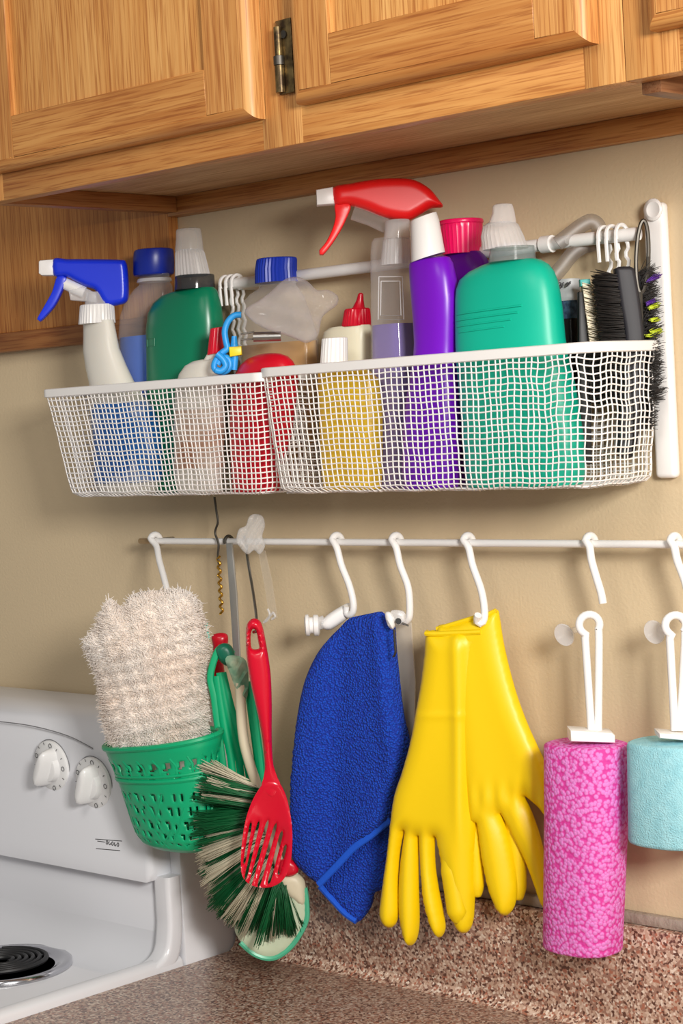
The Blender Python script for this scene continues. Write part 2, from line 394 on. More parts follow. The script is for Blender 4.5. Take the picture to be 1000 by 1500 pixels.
# cooktop tray: rim with a recessed pan
def rrect(x0, x1, y0, y1, z, r, n=6):
    out = []
    for cx, cy, a0 in ((x1 - r, y1 - r, 0), (x0 + r, y1 - r, 90), (x0 + r, y0 + r, 180), (x1 - r, y0 + r, 270)):
        for i in range(n + 1):
            a = math.radians(a0 + 90 * i / n); out.append(np.array([cx + r * math.cos(a), cy + r * math.sin(a), z]))
    return out
g = G(); o_ = (SX0, XS - .0005, -.655, -.106)
rs = []
for ins, z, r in ((0, ZCT - .044, .004), (0, ZCT + .004, .004), (.003, ZCT + .010, .006), (.016, ZCT + .012, .012), (.024, ZCT + .009, .02), (.034, ZCT - .006, .026), (.05, ZCT - .012, .03)):
    rs.append(rrect(o_[0] + ins, o_[1] - ins, o_[2] + ins, o_[3] - ins * .3, z, r))
g.loft(rs, True); obj('cooktop', g, ENAMEL, st, sharp=60)
# riser between cooktop and control panel, with a rounded frame on its right
obj('riser', G().box(SX0, XS - .028, -.118, -.1045, ZCT - .01, 1.03, .004), ENAMEL2, st)
g = G(); prof = [(-.118 - .045 * (1 - math.sin(a)), ZCT - .012 + .05 * (1 - math.cos(a))) for a in np.linspace(0, math.pi / 2, 9)]
for x in (SX0 + .03, XS - .03): g.v += [(x, p[0], p[1]) for p in prof] + [(x, -.117, ZCT - .0125)]
k = len(prof) + 1
for i in range(k): g.f.append((i, (i + 1) % k, k + (i + 1) % k, k + i))
g.f += [tuple(range(k)), tuple(range(k, 2 * k))]
obj('cove', g, ENAMEL2, st, sharp=50)
pth = crom([(-.1135, 1.024), (-.1135, .985), (-.1145, ZCT + .045), (-.123, ZCT + .014), (-.148, ZCT - .002), (-.20, ZCT - .005), (-.64, ZCT - .005)], .008); rings = []
for i_, p in enumerate(pth):
    tg = np.array(pth[min(i_ + 1, len(pth) - 1)]) - np.array(pth[max(i_ - 1, 0)]); tg /= np.linalg.norm(tg); nn = np.array([tg[1], -tg[0]])
    rings.append([np.array([c_[0], p[0] + nn[0] * c_[1], p[1] + nn[1] * c_[1]]) for c_ in rrect(XS - .030, XS - .0006, -.012, .012, 0, .0065, 5)])
obj('riser_frame', G().loft(rings), ENAMEL, st, sharp=60)
# control panel: slightly raked prism with rounded top
YB = -.1225
pr = [(-.135, 1.017), (-.137, 1.025), (YB - .004, 1.165), (YB + .003, 1.192), (YB + .014, 1.208), (YB + .04, 1.218), (-.03, 1.221), (-.005, 1.218), (-.0015, 1.19), (-.0015, 1.017)]
g = G(); pts = [np.array([0, a, b_]) for a, b_ in crom([(p[0], p[1]) for p in pr], .02, False)]
def cp(x, ins): 
    c = np.mean([p for p in pts], 0); return [np.array([x, p[1] + (c[1] - p[1]) * ins / .055, p[2] + (c[2] - p[2]) * ins / .11]) for p in pts]
g.loft([cp(SX0, .006), cp(SX0 + .006, 0), cp(XS - .030, 0), cp(XS - .0235, .002), cp(XS - .0205, .006)], True)
obj('control_panel', g, ENAMEL2, st, sharp=45)
def fy(z): return -.137 + (z - 1.025) / .145 * (YB - .004 + .137)     # front face of the raked panel
FN = np.array([0, -.145, -(YB - .004 + .137)]); FN /= np.linalg.norm(FN); FU = np.array([0, -FN[2], FN[1]]); FU = -FU if FU[2] < 0 else FU
def onpanel(px, py, off=0.0):
    z = 1.13
    for _ in range(6): q = P(px, py, fy(z)); z = q[2]
    return q + FN * off
# inlay outline curve and print on the panel
obj('panel_line', G().tube([onpanel(x, y, .0002) for x, y in crom([(-60, 1052), (0, 1057), (50, 1064), (100, 1078), (136, 1096)], 8)], .0007, 6), M('grey_line', (120, 120, 124), .5), st)
ex = np.array([1.0, 0, 0])
for (kx, ky, rot) in ((78, 1121, 62), (139, 1146, 66)):
    c = onpanel(kx, ky)
    kn = obj('knob', G().loft([[c + FN * h + r * (ex * math.cos(a) + FU * math.sin(a)) for a in np.linspace(0, 2 * math.pi, 40, endpoint=False)] for h, r in ((.0003, .0335), (.004, .033), (.0055, .031), (.006, .021), (.013, .0185), (.014, .016))], True), KNOBM, st)
    a = math.radians(rot); d1 = ex * math.cos(a) + FU * math.sin(a); d2 = -ex * math.sin(a) + FU * math.cos(a); g = G(); rr = []
    for h, l, w in ((.006, .0275, .014), (.014, .0275, .0105), (.023, .026, .0075), (.027, .022, .0055), (.028, .015, .003)):
        rr.append([c + FN * h + d1 * l * math.copysign(abs(math.cos(t)) ** .8, math.cos(t)) + d2 * w * math.sin(t) for t in np.linspace(0, 2 * math.pi, 28, endpoint=False)])
    g.loft(rr, True); obj('grip', g, KNOBM, kn, sharp=60)
    g = G()
    for i in range(12):
        t = math.radians(-80 + i * 26); q = c + FN * .0064 + (.0275 * math.cos(t)) * ex + (.0285 * math.sin(t)) * FU
        q2 = q + (.0035 * math.cos(t)) * ex + (.0035 * math.sin(t)) * FU
        if i % 3: g.tube([q - FN * .0002, q2], .0004, 4)
        else: g.tube([q + .0028 * (ex * math.cos(s) + FU * math.sin(s)) for s in np.linspace(0, 6.283, 13)], .0004, 4)
    obj('dial_print', g, PRINT, kn)
    obj('dial_ring', G().tube([c + FN * .0004 + .0342 * (ex * math.cos(s_) + FU * math.sin(s_)) for s_ in np.linspace(0, 6.2832, 49)], .0006, 5), bpy.data.materials['grey_line'], kn)
g = G()
for i in range(2):
    g.tube([onpanel(140 + 1 * i, 1229 + 14 * i, .0003), onpanel(179 - 3 * i, 1232 + 14 * i, .0003)], .0005, 4)
g.tube([onpanel(143, 1232, .0003), onpanel(154, 1233.5, .0003)], .0005, 4)
for i, xx in enumerate((157, 161, 165, 169, 173)):
    yy = 1234 + i * .8
    g.tube([onpanel(xx + 1.3 * math.cos(s), yy + 2.6 * math.sin(s), .0003) for s in np.linspace(0, 6.283 * (.7 if i % 2 else 1), 11)], .0006, 4)
obj('rating_label', g, PRINT, st, label='small black printed label on the control panel')
# burner
bc = PZ(4, 1414, ZCT - .008); bn_ = obj('burner', G().loft([[bc + np.array([r * math.cos(a), r * math.sin(a), h]) for a in np.linspace(0, 6.2832, 48, endpoint=False)] for r, h in ((.088, -.003), (.088, .002), (.085, .004), (.078, .003), (.07, -.001), (.066, -.003))], True), CHROME, st, sharp=60)
g = G(); sp = [bc + np.array([(.012 + .0085 * t / 6.283) * math.cos(t), (.012 + .0085 * t / 6.283) * math.sin(t), .006]) for t in np.linspace(0, 6.283 * 5.4, 150)]
obj('coil', g.tube(sp, .0032, 8), BLACKM, bn_)

# ------------------------------------------------------------------ wall rack, rail and baskets
rk = thing('wall_rack', 'white wall rail with an upright bracket at its right end behind the baskets', 'rack', (.72, -.012, 1.495))
RZ = 1.746
obj('bracket', G().box(.713, .738, -.013, -.0005, 1.497, 1.776, .005, 3), WHITE, rk, label='white upright wall bracket')
obj('screw_boss', G().loft([[P(956, 307, -.0135 - h) * np.array([1, 0, 1]) + np.array([r * math.cos(a), -.0135 - h, r * math.sin(a)]) for a in np.linspace(0, 6.2832, 24, endpoint=False)] for h, r in ((0, .0115), (.004, .011), (.0055, .008), (.0045, .005), (.004, .002))], True), WHITE, rk)
obj('rail', G().tube([(.115, -.030, RZ), (.66, -.030, RZ), (.715, -.022, RZ)], .0068, 14), WHITE, rk)
obj('rail_clip', G().tube([(.598, -.030, RZ), (.611, -.030, RZ)], .0092, 14), WHITE, rk)
obj('standoff', G().tube([(.135, -.030, RZ), (.135, -.0005, RZ)], .008, 12), WHITE, rk)

def basket(name, label, x0, x1, zr, taperL, taperR, rad, hooks):
    zb = 1.494; root = thing(name, label, 'basket', ((x0 + x1) / 2, -.07, zb), 'white wire mesh baskets')
    y0, y1 = -.132, -.020; H = zr - .004 - zb
    def plan(ins_l, ins_r, ins_f, r, n=8):
        a, b_, c, d = x0 + ins_l, x1 - ins_r, y0 + ins_f, y1
        out = []
        for cx, cy, a0, rr in ((b_ - .006, d - .006, 0, .006), (a + .006, d - .006, 90, .006), (a + r, c + r, 180, r), (b_ - r, c + r, 270, r)):
            for i in range(n + 1):
                t = math.radians(a0 + 90 * i / n); out.append(np.array([cx + rr * math.cos(t), cy + rr * math.sin(t)]))
        return out
    # rim band
    lp = plan(0, 0, 0, rad); rings = []
    for h, w in ((-.0045, -.0025), (.0045, -.0025), (.0055, -.0005), (.0055, .0015), (.0045, .003), (-.0045, .003), (-.0055, .001)):
        ring = []
        for i, p in enumerate(lp):
            t = lp[(i + 1) % len(lp)] - lp[i - 1]; nn = np.array([t[1], -t[0]]) / (np.linalg.norm(t) + 1e-9)
            ring.append(np.array([*(p + nn * w), zr + h]))
        rings.append(ring)
    g = G(); n = len(lp); V = [p for r_ in rings for p in r_]; k = len(rings)
    g.add(V, [(i * n + j, i * n + (j + 1) % n, ((i + 1) % k) * n + (j + 1) % n, ((i + 1) % k) * n + j) for i in range(k) for j in range(n)])
    obj('rim', g, WHITE, root)
    # mesh surface: position by perimeter fraction u and depth v
    def resample(poly, cnt):
        q = np.array(poly + [poly[0]]); s = np.concatenate([[0], np.cumsum(np.linalg.norm(np.diff(q, axis=0), axis=1))])
        t = np.linspace(0, s[-1], cnt, endpoint=False); return np.stack([np.interp(t, s, q[:, i]) for i in (0, 1)], 1), s[-1]
    per = resample(lp, 10)[1]; NU = int(per / .0079); NV = 17
    def prof_(v):     # v 0..1 down the side; then round under
        if v < .88: return v / .88 * .93, v / .88 * .0
        t = (v - .88) / .12 * math.pi / 2; return .93 + .07 * math.sin(t), .016 * (1 - math.cos(t))
    ph = rng.uniform(0, 6.28, 12)
    def wob(p, amp):
        x, y, z = p * 1.0
        crum = 1 + 2.2 * math.exp(-((x - .70) / .05) ** 2 - ((z - 1.60) / .04) ** 2)
        return np.array([amp * crum * (math.sin(95 * x + 60 * z + ph[0]) + .6 * math.sin(210 * z + 70 * x + ph[1])), amp * .5 * math.sin(120 * x + 90 * z + ph[2]), amp * crum * (math.sin(80 * x + 130 * y + ph[3]) + .5 * math.sin(230 * x + ph[4]))])
    rows = []
    for i in range(NV + 5):
        v = i / (NV + 4) if False else i / (NV + 4); dz, ins = prof_(v)
        pl = plan(taperL * dz + ins, taperR * dz + ins, .006 * dz + ins, max(.012, rad - .3 * ins))
        q, _ = resample(pl, NU); rows.append([np.array([a[0], a[1], zr - .004 - H * dz]) for a in q])
    nr = len(rows)
    ju = rng.normal(0, .0006, (NU, 2)); jv = rng.normal(0, .0005, nr)
    g = G()
    for j in range(NU):
        g.tube([rows[i][j] + np.array([ju[j, 0], 0, 0]) + wob(rows[i][j], .00055) * (0 if i == 0 else 1) for i in range(nr)], .00088, 5)
    hrows = list(range(1, nr - 4)) + [nr - 4, nr - 3, nr - 2, nr - 1]
    for i in hrows:
        L_ = [rows[i][j] + np.array([0, 0, jv[i]]) + wob(rows[i][j] + .003, .00055) for j in range(NU)]
        g.tube(L_ + [L_[0]], .00088, 5)
    obj('wire_mesh', g, WIRE, root, sharp=0, kind='stuff')
    g = G(); bx0, bx1 = x0 + taperL + .014, x1 - taperR - .014; by0, by1 = y0 + .018, y1 - .004
    for x in np.arange(bx0, bx1, .009): g.tube([(x, by0, zb + .0005), (x + rng.normal(0, .0006), (by0 + by1) / 2, zb), (x, by1, zb + .0005)], .00088, 5)
    for y in np.arange(by0, by1, .009): g.tube([(bx0, y, zb + .0012), (bx1, y, zb + .0012)], .00088, 5)
    obj('bottom_mesh', g, WIRE, root, sharp=0, kind='stuff')
    for hx in hooks:     # wavy wires that loop over the rail
        pth = []
        for t in np.linspace(0, 1, 26):
            z = zr + (RZ - .004 - zr) * t; pth.append((hx + .0022 * math.sin(t * 42), -.022, z))
        for a in np.linspace(math.pi * 1.0, 2.1 * math.pi, 12)[::-1]: pass
        for a in np.linspace(math.pi / 2 * 0 + 0, math.pi * 1.15, 12): pth.append((hx, -.030 + .0105 * math.cos(a), RZ + .0105 * math.sin(a)))
        for t in np.linspace(0, 1, 10): pth.append((hx, -.041 + .001 * t, RZ - .004 - .022 * t))
        obj('hanging_hook', G().tube(pth, .0021, 6), WHITE, root)
    return root
basket('mesh_basket', 'narrower left white wire mesh basket below the blue sprayer', -.131, .268, 1.6275, .034, .012, .012, (.112, .122, .132))
basket('mesh_basket', 'wider right white wire mesh basket holding the teal and purple bottles', .2555, .729, 1.6320, .012, .012, .030, (.677, .687, .699))
ZFL = 1.4965

# ------------------------------------------------------------------ bottles
def body(name, rows, y, mat, root, k=1.0, e=2.0, rib=None, floor=False, n=40, **kw):
    return obj(name, G().loft(ringrows(rows, y, k, e, n, rib, ZFL if floor else None)), mat, root, **kw)
def at(px, py, y): p = P(px, py, y); return (p[0], p[1], ZFL)
BLUE = M('blue_plastic', (18, 52, 225), .32); DBLUE = M('blue_cap', (14, 40, 150), .35)
PALE = M('pale_translucent_plastic', (226, 222, 212), .3, sss=.3); RED = M('red_plastic', (248, 28, 30), .35, sss=.15); CRED = M('crimson_plastic', (205, 10, 40), .28)
CLEAR = clear('clear_plastic', (232, 228, 226), .09, .36); FROST = clear('frosted_clear_plastic', (240, 239, 240), .38, .4, .25)
SMOKE = clear('smoky_plastic', (40, 50, 60), .55, .35)
def edge_ring(rows, y, k, e, zs=None): pass

# a: pale sprayer with blue trigger head
t = thing('spray_bottle', 'pale spray bottle with a blue trigger head in the left basket', 'spray bottle', at(186, 700, -.095))
body('bottle_body', [(144, 470, 24), (146, 490, 26), (148, 512, 28.5), (155, 537, 32), (163, 560, 35), (172, 585, 42), (180, 610, 49), (186, 640, 52), (187, 690, 52), (187, 706, 49), (187, 714, 44)], -.095, PALE, t, .5, 2.3, floor=True)
body('label', [(176, 590, 45), (181, 610, 51), (187, 640, 54), (188, 690, 54), (188, 706, 52)], -.095, M('blue_label', (30, 108, 190), .4, vary=((196, 206, 226), 22, 2, .56, .72)), t, .5, 2.3)
body('collar', rounded([(142, 446, 25), (142, 474, 27)], 2), -.095, WHITE, t, rib=(1, .02), n=64)
tr = tracer(142, 440, -.095)
body('neck', [(140, 428, 14), (142, 446, 18)], -.095, FROST, t)
h = obj('trigger_head', G().pillow([(79, 380), (100, 380), (125, 380), (176, 381), (184, 384), (187, 400), (188, 432), (184, 443), (172, 447), (158, 448), (150, 441), (145, 432), (138, 424), (126, 420), (110, 412), (98, 406), (80, 404)], tr, .008, 7, .005, 3), BLUE, t, sharp=50)
obj('nozzle', G().prism([tr(*p) for p in [(58, 384), (60, 382), (79.5, 380.5), (79.5, 404), (62, 404), (58, 401)]], tr.n, .018, .002), WHITE, t)
obj('trigger', G().prism([tr(*p) for p in crom([(85, 405), (98, 407), (93, 423), (82, 446), (68, 463), (59, 471), (55, 468), (66, 448), (77, 428)], 6, True)], tr.n, .015, .002), BLUE, t)
obj('pump', G().tube([tr(94, 415), tr(108, 421), tr(124, 428)], .0075, 12), WHITE, t)
obj('pump_shroud', G().prism([tr(*p) for p in [(101, 426), (122, 420), (142, 430), (142, 444), (128, 442), (104, 440)]], tr.n, .016, .002), FROST, t)

# b: clear bottle with blue cap and blue liquid
t = thing('bottle', 'clear bottle with a blue screw cap and blue liquid between sprayer and green bottle', 'bottle', at(213, 700, -.042))
body('bottle_body', [(226, 402, 23), (226, 416, 24), (224, 422, 30), (218, 438, 37), (214, 460, 41), (213, 490, 42), (213, 690, 42), (213, 704, 40)], -.042, CLEAR, t, .5, 2.4, floor=True)
body('liquid', [(213, 492, 39.5), (213, 690, 39.5), (213, 702, 38)], -.042, clear('blue_liquid', (0, 112, 226), .92, .08, .15), t, .5, 2.4, floor=True)
body('cap', rounded([(225, 365, 29), (225, 380, 30), (225, 404, 30)], 4, True, True), -.042, DBLUE, t, rib=(1, .012), n=64)
body('neck_ring', rounded([(226, 408, 25), (226, 413, 26)], 1), -.042, FROST, t)

# c: green bottle with clear spout
GREEN = M('dark_green_plastic', (0, 124, 88), .3)
t = thing('bottle', 'dark green bottle with a smoky neck ring and clear ribbed spout cap', 'bottle', at(271, 700, -.058))
body('bottle_body', [(286, 423, 28), (283, 425, 33), (277, 430, 43), (272, 440, 51), (270, 455, 57), (270, 480, 60), (271, 550, 60), (271, 690, 58), (271, 706, 54)], -.058, GREEN, t, .45, 2.5, floor=True)
body('neck_ring', rounded([(285, 403, 29), (285, 424, 30)], 2), -.058, SMOKE, t)
body('spout_skirt', [(277, 366, 20), (278, 372, 22), (280, 388, 24), (282, 404, 26)], -.058, FROST, t, rib=(1, .035), n=56)
body('spout_cap', rounded([(276, 335, 18.5), (277, 350, 19.5), (277, 367, 21)], 3), -.058, clear('spout_plastic', (236, 236, 236), .24, .45, .15), t)
tr = tracer(236, 498, -.118)
g = G(); rc = ringrows([(271, 493, 60.5), (271, 504, 60.5)], -.058, .45, 2.5, 160)
idx = [j for j in range(160) if 224 / 360 * 160 < j < 246 / 360 * 160]
for r_ in rc: g.tube([r_[j] for j in idx], .0005, 5)
for j in (idx[0], idx[-1]): g.tube([rc[0][j], rc[1][j]], .0005, 5)
obj('embossed_mark', g, GREEN, t)

# d: pale rounded bottle with red cap
t = thing('bottle', 'pale rounded bottle with a leaning red cap beside the blue cord', 'bottle', at(291, 700, -.104))
body('bottle_body', [(305, 526, 12), (301, 528, 20), (297, 534, 28), (294, 546, 34), (292, 565, 38), (291, 620, 39), (291, 695, 37), (291, 706, 34)], -.104, PALE, t, .4, 2.2, floor=True)
body('label', [(291.5, 600, 39.4), (291, 685, 38.4)], -.104, M('tan_label', (190, 140, 110), .5, vary=((226, 214, 200), 26, 2)), t, .4, 2.2)
body('neck', [(313, 512, 7, .2), (308, 527, 11, .1)], -.104, PALE, t)
body('cap', rounded([(318, 480, 10.5, .1), (315, 518, 11.8, .15)], 1.5), -.104, CRED, t, rib=(1, .03), n=40)

# e: red bottle
t = thing('bottle', 'red bottle with a smooth domed shoulder behind the blue cord', 'bottle', at(384, 700, -.098))
body('bottle_body', [(392, 517.5, 6), (392, 519, 18), (391, 524, 31), (390, 532, 40), (389, 545, 47), (387, 565, 51), (381, 640, 47), (375, 690, 38), (374, 706, 35)], -.098, M('deep_red_plastic', (206, 8, 36), .3), t, .4, 2.2, floor=True)

# f: blue cord with yellow clip
z4 = lambda x, y: (250 + x / 3.226, 320 + y / 3.226)
tr = tracer(330, 520, -.118)
t = thing('cord_tie', 'sky blue looped cord with a yellow clip over the basket rim', 'cord', tuple(P(330, 545, -.118)))
CB = M('sky_blue_rubber', (40, 158, 235), .4)
obj('loop', G().tube([tr(*p) + tr.n * -.004 for p in crom([z4(*q) for q in [(334, 456), (300, 460), (270, 490), (256, 535), (262, 585), (268, 615), (240, 638), (214, 672), (206, 706), (228, 724), (262, 722), (282, 694), (272, 662), (246, 660), (222, 690)]], 3)], .0037, 10), CB, t)
obj('strand', G().tube([tr(*z4(*q)) + tr.n * -.001 for q in [(300, 556), (300, 600), (302, 660), (298, 716)]], [.003, .0046, .0046, .004], 10), CB, t)
obj('knot', G().tube([tr(*p) + tr.n * -.008 for p in crom([z4(*q) for q in [(220, 640), (250, 668), (262, 700), (240, 722), (214, 716)]], 3)], .004, 10), CB, t)
obj('clip', G().prism([tr(*z4(*q)) + tr.n * -.004 for q in [(276, 608), (336, 604), (338, 646), (280, 656)]], tr.n, .012, .002), M('yellow_plastic', (240, 215, 30), .4), t)

# g: clear bottle with blue cap and tan liquid, plus plastic bag and steel clip
t = thing('bottle', 'clear bottle with a ribbed blue cap and tan liquid above the red bottle', 'bottle', at(408, 700, -.048))
body('bottle_body', [(406, 412, 27), (406, 420, 28), (402, 428, 38), (400, 440, 47), (402, 462, 53), (408, 500, 59), (409, 560, 60), (409, 690, 58), (409, 706, 54)], -.048, CLEAR, t, .4, 2.4, floor=True)
body('liquid', [(408, 503, 56.5), (409, 560, 57.5), (409, 690, 56), (409, 704, 52)], -.048, clear('tan_liquid', (206, 158, 84), .78, .18, .15), t, .4, 2.4, floor=True)
body('cap', rounded([(405, 378, 30), (404, 395, 31), (405, 414, 32)], 3), -.048, M('royal_blue_cap', (16, 50, 170), .35), t, rib=(1, .025), n=72)
tr = tracer(430, 470, -.100)
o = obj('plastic_bag', G().pillow([z4(*q) for q in [(352, 430), (440, 372), (500, 320), (545, 285), (600, 276), (650, 300), (690, 338), (745, 338), (790, 368), (786, 408), (745, 440), (715, 470), (702, 530), (688, 565), (640, 588), (580, 566), (520, 545), (440, 520), (380, 480)]], tr, .013, 26, .0008, 5, fz=lambda x, y: .0035 * math.sin(x * .16 + y * .11) + .003 * math.sin(y * .23 - x * .07)), clear('crinkled_clear_plastic', (214, 208, 212), .12, .5, .1), sharp=0)
tag(o, 'crumpled clear plastic bag bulging beside the ribbed blue cap', 'plastic bag')
tr = tracer(390, 495, -.118)
t = thing('steel_clip', 'small steel clip lying under the clear plastic bag', 'clip', tuple(P(390, 505, -.118)))
obj('barrel', G().tube([tr(*z4(390, 560)), tr(*z4(520, 556))], .0055, 14), STEEL, t)
obj('arm', G().tube([tr(*z4(330, 548)), tr(*z4(395, 536))], .001, 6), DSTEEL, t)
obj('arm', G().tube([tr(*z4(330, 572)), tr(*z4(392, 570))], .001, 6), DSTEEL, t)

# h: cream bottle with red nozzle, yellow bottle with white cap
z5 = lambda x, y: (440 + x / 2.941, 250 + y / 2.941)
t = thing('bottle', 'cream squeeze bottle with a pointed red nozzle cap', 'bottle', at(508, 700, -.048))
body('bottle_body', [(518, 476, 18), (512, 478, 30), (509, 484, 35.5), (508, 500, 37), (508, 690, 37), (508, 706, 34)], -.048, M('cream_plastic', (232, 226, 200), .35, sss=.2), t, .5, 2.6, floor=True)
body('cap', [(523, 452, 17), (523, 454, 19), (522, 476, 22), (522, 478, 21)], -.048, CRED, t, rib=(1, .025), n=56)
body('nozzle', [(528, 429, 2), (528, 431, 4), (527, 440, 5.5), (525, 450, 9), (524, 454, 12)], -.048, CRED, t)
t = thing('bottle', 'yellow bottle with a ribbed white cap in front of the cream bottle', 'bottle', at(512, 700, -.105))
body('bottle_body', [(490, 533, 16), (494, 538, 26), (503, 546, 38), (510, 558, 45), (513, 600, 47), (515, 690, 45), (515, 706, 42)], -.099, M('yellow_bottle_plastic', (240, 200, 46), .35, sss=.1), t, .45, 2.6, floor=True)
body('cap', rounded([(490, 495, 19), (489, 534, 20.5)], 2), -.099, WHITE, t, rib=(1, .03), n=44)

# i: clear sprayer with red head
t = thing('spray_bottle', 'clear spray bottle with a red trigger head and lilac liquid', 'spray bottle', at(580, 700, -.065))
body('bottle_body', [(574, 348, 27), (574, 353, 30), (574, 366, 31.5), (574, 400, 31.5), (575, 470, 32), (577, 530, 34), (580, 600, 35.5), (581, 690, 36), (581, 706, 34)], -.065, CLEAR, t, .75, 3.6, floor=True)
body('liquid', [(575, 475, 30), (577, 530, 32), (580, 600, 33.5), (581, 690, 34), (581, 704, 32)], -.065, clear('lilac_liquid', (126, 104, 186), .72, .2, .12), t, .75, 3.6, floor=True)
body('collar', rounded([(580, 350, 20), (579, 388, 22)], 2), -.065, FROST, t, rib=(1, .02), n=48)
body('neck', rounded([(582, 322, 18), (581, 350, 19.5)], 2), -.065, clear('neck_plastic', (230, 228, 228), .32, .4), t)
tr = tracer(575, 330, -.065)
g = G()
for rr_ in (1.0, .8): g.tube([tr(570 + rr_ * a, 440 + rr_ * b_) - tr.n * .0275 for a, b_ in ((-16, -32), (18, -32), (20, 30), (-17, 30), (-16, -32))], .0006, 5)
obj('embossed_panel', g, FROST, t)
obj('trigger_head', G().pillow([z5(*q) for q in [(140, 76), (220, 56), (330, 38), (440, 35), (500, 46), (556, 80), (594, 125), (612, 156), (562, 163), (515, 190), (465, 214), (400, 210), (340, 195), (280, 170), (215, 152), (148, 148)]], tr, .010, 14, .004, 3), RED, t, sharp=50)
obj('nozzle', G().prism([tr(*z5(*q)) for q in [(67, 86), (140, 73), (147, 147), (70, 152)]], tr.n, .020, .002), WHITE, t)
obj('trigger', G().prism([tr(*p) for p in crom([z5(*q) for q in [(150, 146), (215, 150), (196, 212), (165, 272), (130, 325), (97, 364), (82, 364), (80, 346), (110, 308), (138, 250), (150, 200)]], 5, True)], tr.n, .014, .002), RED, t)
obj('pump', G().tube([tr(*z5(226, 180)), tr(*z5(300, 205)), tr(*z5(370, 238))], .0085, 14), CLEAR, t)

# j, k: purple bottles
PURP = M('purple_plastic', (118, 10, 196), .33); DPURP = M('dark_purple_plastic', (88, 14, 132), .3)
t = thing('bottle', 'purple bottle with a tilted white cap right of the red sprayer', 'bottle', at(632, 700, -.085))
body('bottle_body', [(628, 379, 24, .08), (629, 381, 29, .06), (631, 388, 32), (634, 410, 34), (637, 440, 34.5), (638, 470, 33), (638, 500, 31.5), (637, 525, 32), (635, 560, 37), (632, 620, 42), (631, 690, 42), (631, 706, 39)], -.093, PURP, t, .6, 2.4, floor=True)
body('cap', rounded([(620, 317, 20, .3), (622, 330, 21.5, .28), (627, 377, 25, .25)], 2), -.093, WHITE, t)
t = thing('bottle', 'dark purple bottle with a hot pink screw cap behind the teal bottle', 'bottle', at(684, 700, -.042))
body('bottle_body', [(677, 370, 25), (679, 376, 29), (682, 388, 34), (684, 404, 38), (684, 560, 39), (684, 690, 38), (684, 706, 35)], -.042, DPURP, t, .5, 2.4, floor=True)
body('cap', rounded([(675, 322, 31.5), (675, 335, 31.5), (676, 372, 28)], 2), -.042, M('hot_pink_plastic', (238, 14, 96), .3), t, rib=(1, .015), n=64)
body('cap_lip', rounded([(675, 322, 32.5), (675, 329, 33)], 2, True, True), -.042, bpy.data.materials['hot_pink_plastic'], t)

# l: teal bottle
TEAL = M('teal_plastic', (0, 182, 152), .42)
t = thing('bottle', 'large teal bottle with a clear domed cap at the right of the basket', 'bottle', at(766, 700, -.085))
TR = [(749, 382, 33), (748, 385, 42), (744, 393, 56), (741, 404, 66), (741, 418, 71), (742, 432, 73), (744, 460, 75), (746, 500, 76.5), (749, 530, 78), (756, 570, 81), (764, 640, 84), (768, 690, 83), (768, 706, 79)]
body('bottle_body', TR, -.085, TEAL, t, .4, 2.6, floor=True, n=56)
for py, a0, a1 in ((452, 218, 303), (461, 217, 300), (470, 221, 292), (479, 225, 286)):
    rc = ringrows([(745, py, 75.6, .04)], -.085, .4, 2.6, 200)[0]
    obj('ridge', G().tube([rc[j % 200] for j in range(int(a0 / 1.8), int(a1 / 1.8))], .0011, 6), TEAL, t)
body('neck', [(750, 362, 32.5), (750, 383, 35)], -.085, clear('grey_clear_plastic', (150, 165, 165), .35, .4), t)
body('cap_skirt', [(733, 326, 20), (733, 330, 26), (735, 345, 31), (740, 365, 34)], -.085, FROST, t, rib=(1, .02), n=56)
body('cap_tip', rounded([(736, 299, 15), (737, 312, 16.5), (735, 328, 21)], 4), -.085, clear('cap_tip_plastic', (248, 248, 250), .26, .5, .12), t, rib=(3, .012), n=48)

# m: jar with handwritten label
z8 = lambda x, y: (780 + x / 4.545, 280 + y / 4.545)
t = thing('bottle', 'small dark bottle with a handwritten paper label and blue band beside teal bottle', 'bottle', at(831, 600, -.030))
body('bottle_body', [(832, 466, 16), (832, 480, 17), (836, 560, 18), (838, 690, 18)], -.030, M('dark_bottle', (46, 42, 42), .25, vary=((120, 96, 70), 60, 2, .55, .75)), t, .8, 4, floor=True)
body('blue_band', [(831, 440, 17), (832, 467, 17.6)], -.030, M('denim_blue', (92, 124, 156), .7, vary=((52, 74, 102), 180, 3), bump=(240, .6, .002)), t, .8, 4)
lab = body('paper_label', rounded([(830, 409, 19), (831, 441, 19)], 1), -.030, M('grey_paper', (190, 194, 196), .6), t, .8, 4)
tr = tracer(831, 424, -.030); g = G(); ofs = -tr.n * .0172
def scr(pts): g.tube([tr(*z8(*q)) + ofs for q in crom(pts, 4)], .0007, 5)
scr([(152, 628), (166, 618), (176, 622), (168, 634), (178, 640), (172, 652), (158, 650)]); scr([(184, 650), (186, 624), (196, 616)]); scr([(180, 634), (194, 632)])
scr([(203, 644), (204, 646)]); scr([(210, 630), (218, 616), (222, 628), (214, 640), (209, 632)]); scr([(228, 634), (232, 614), (242, 612)]); scr([(226, 624), (240, 622)])
obj('handwriting', g, PRINT, lab)
# n: clear looped handle
tr = tracer(845, 370, -.030)
o = obj('looped_handle', G().tube([tr(*p) for p in crom([(795, 428), (806, 411), (822, 392), (838, 372), (852, 362), (868, 356), (876, 344), (876, 331), (866, 324), (852, 330), (836, 342), (816, 357)], 3)], .0078, 12, flat=.3, up=tr.n), clear('smoky_clear_handle', (128, 118, 110), .34, .4, .35))
tag(o, 'clear smoky plastic looped handle leaning over the rail', 'handle')

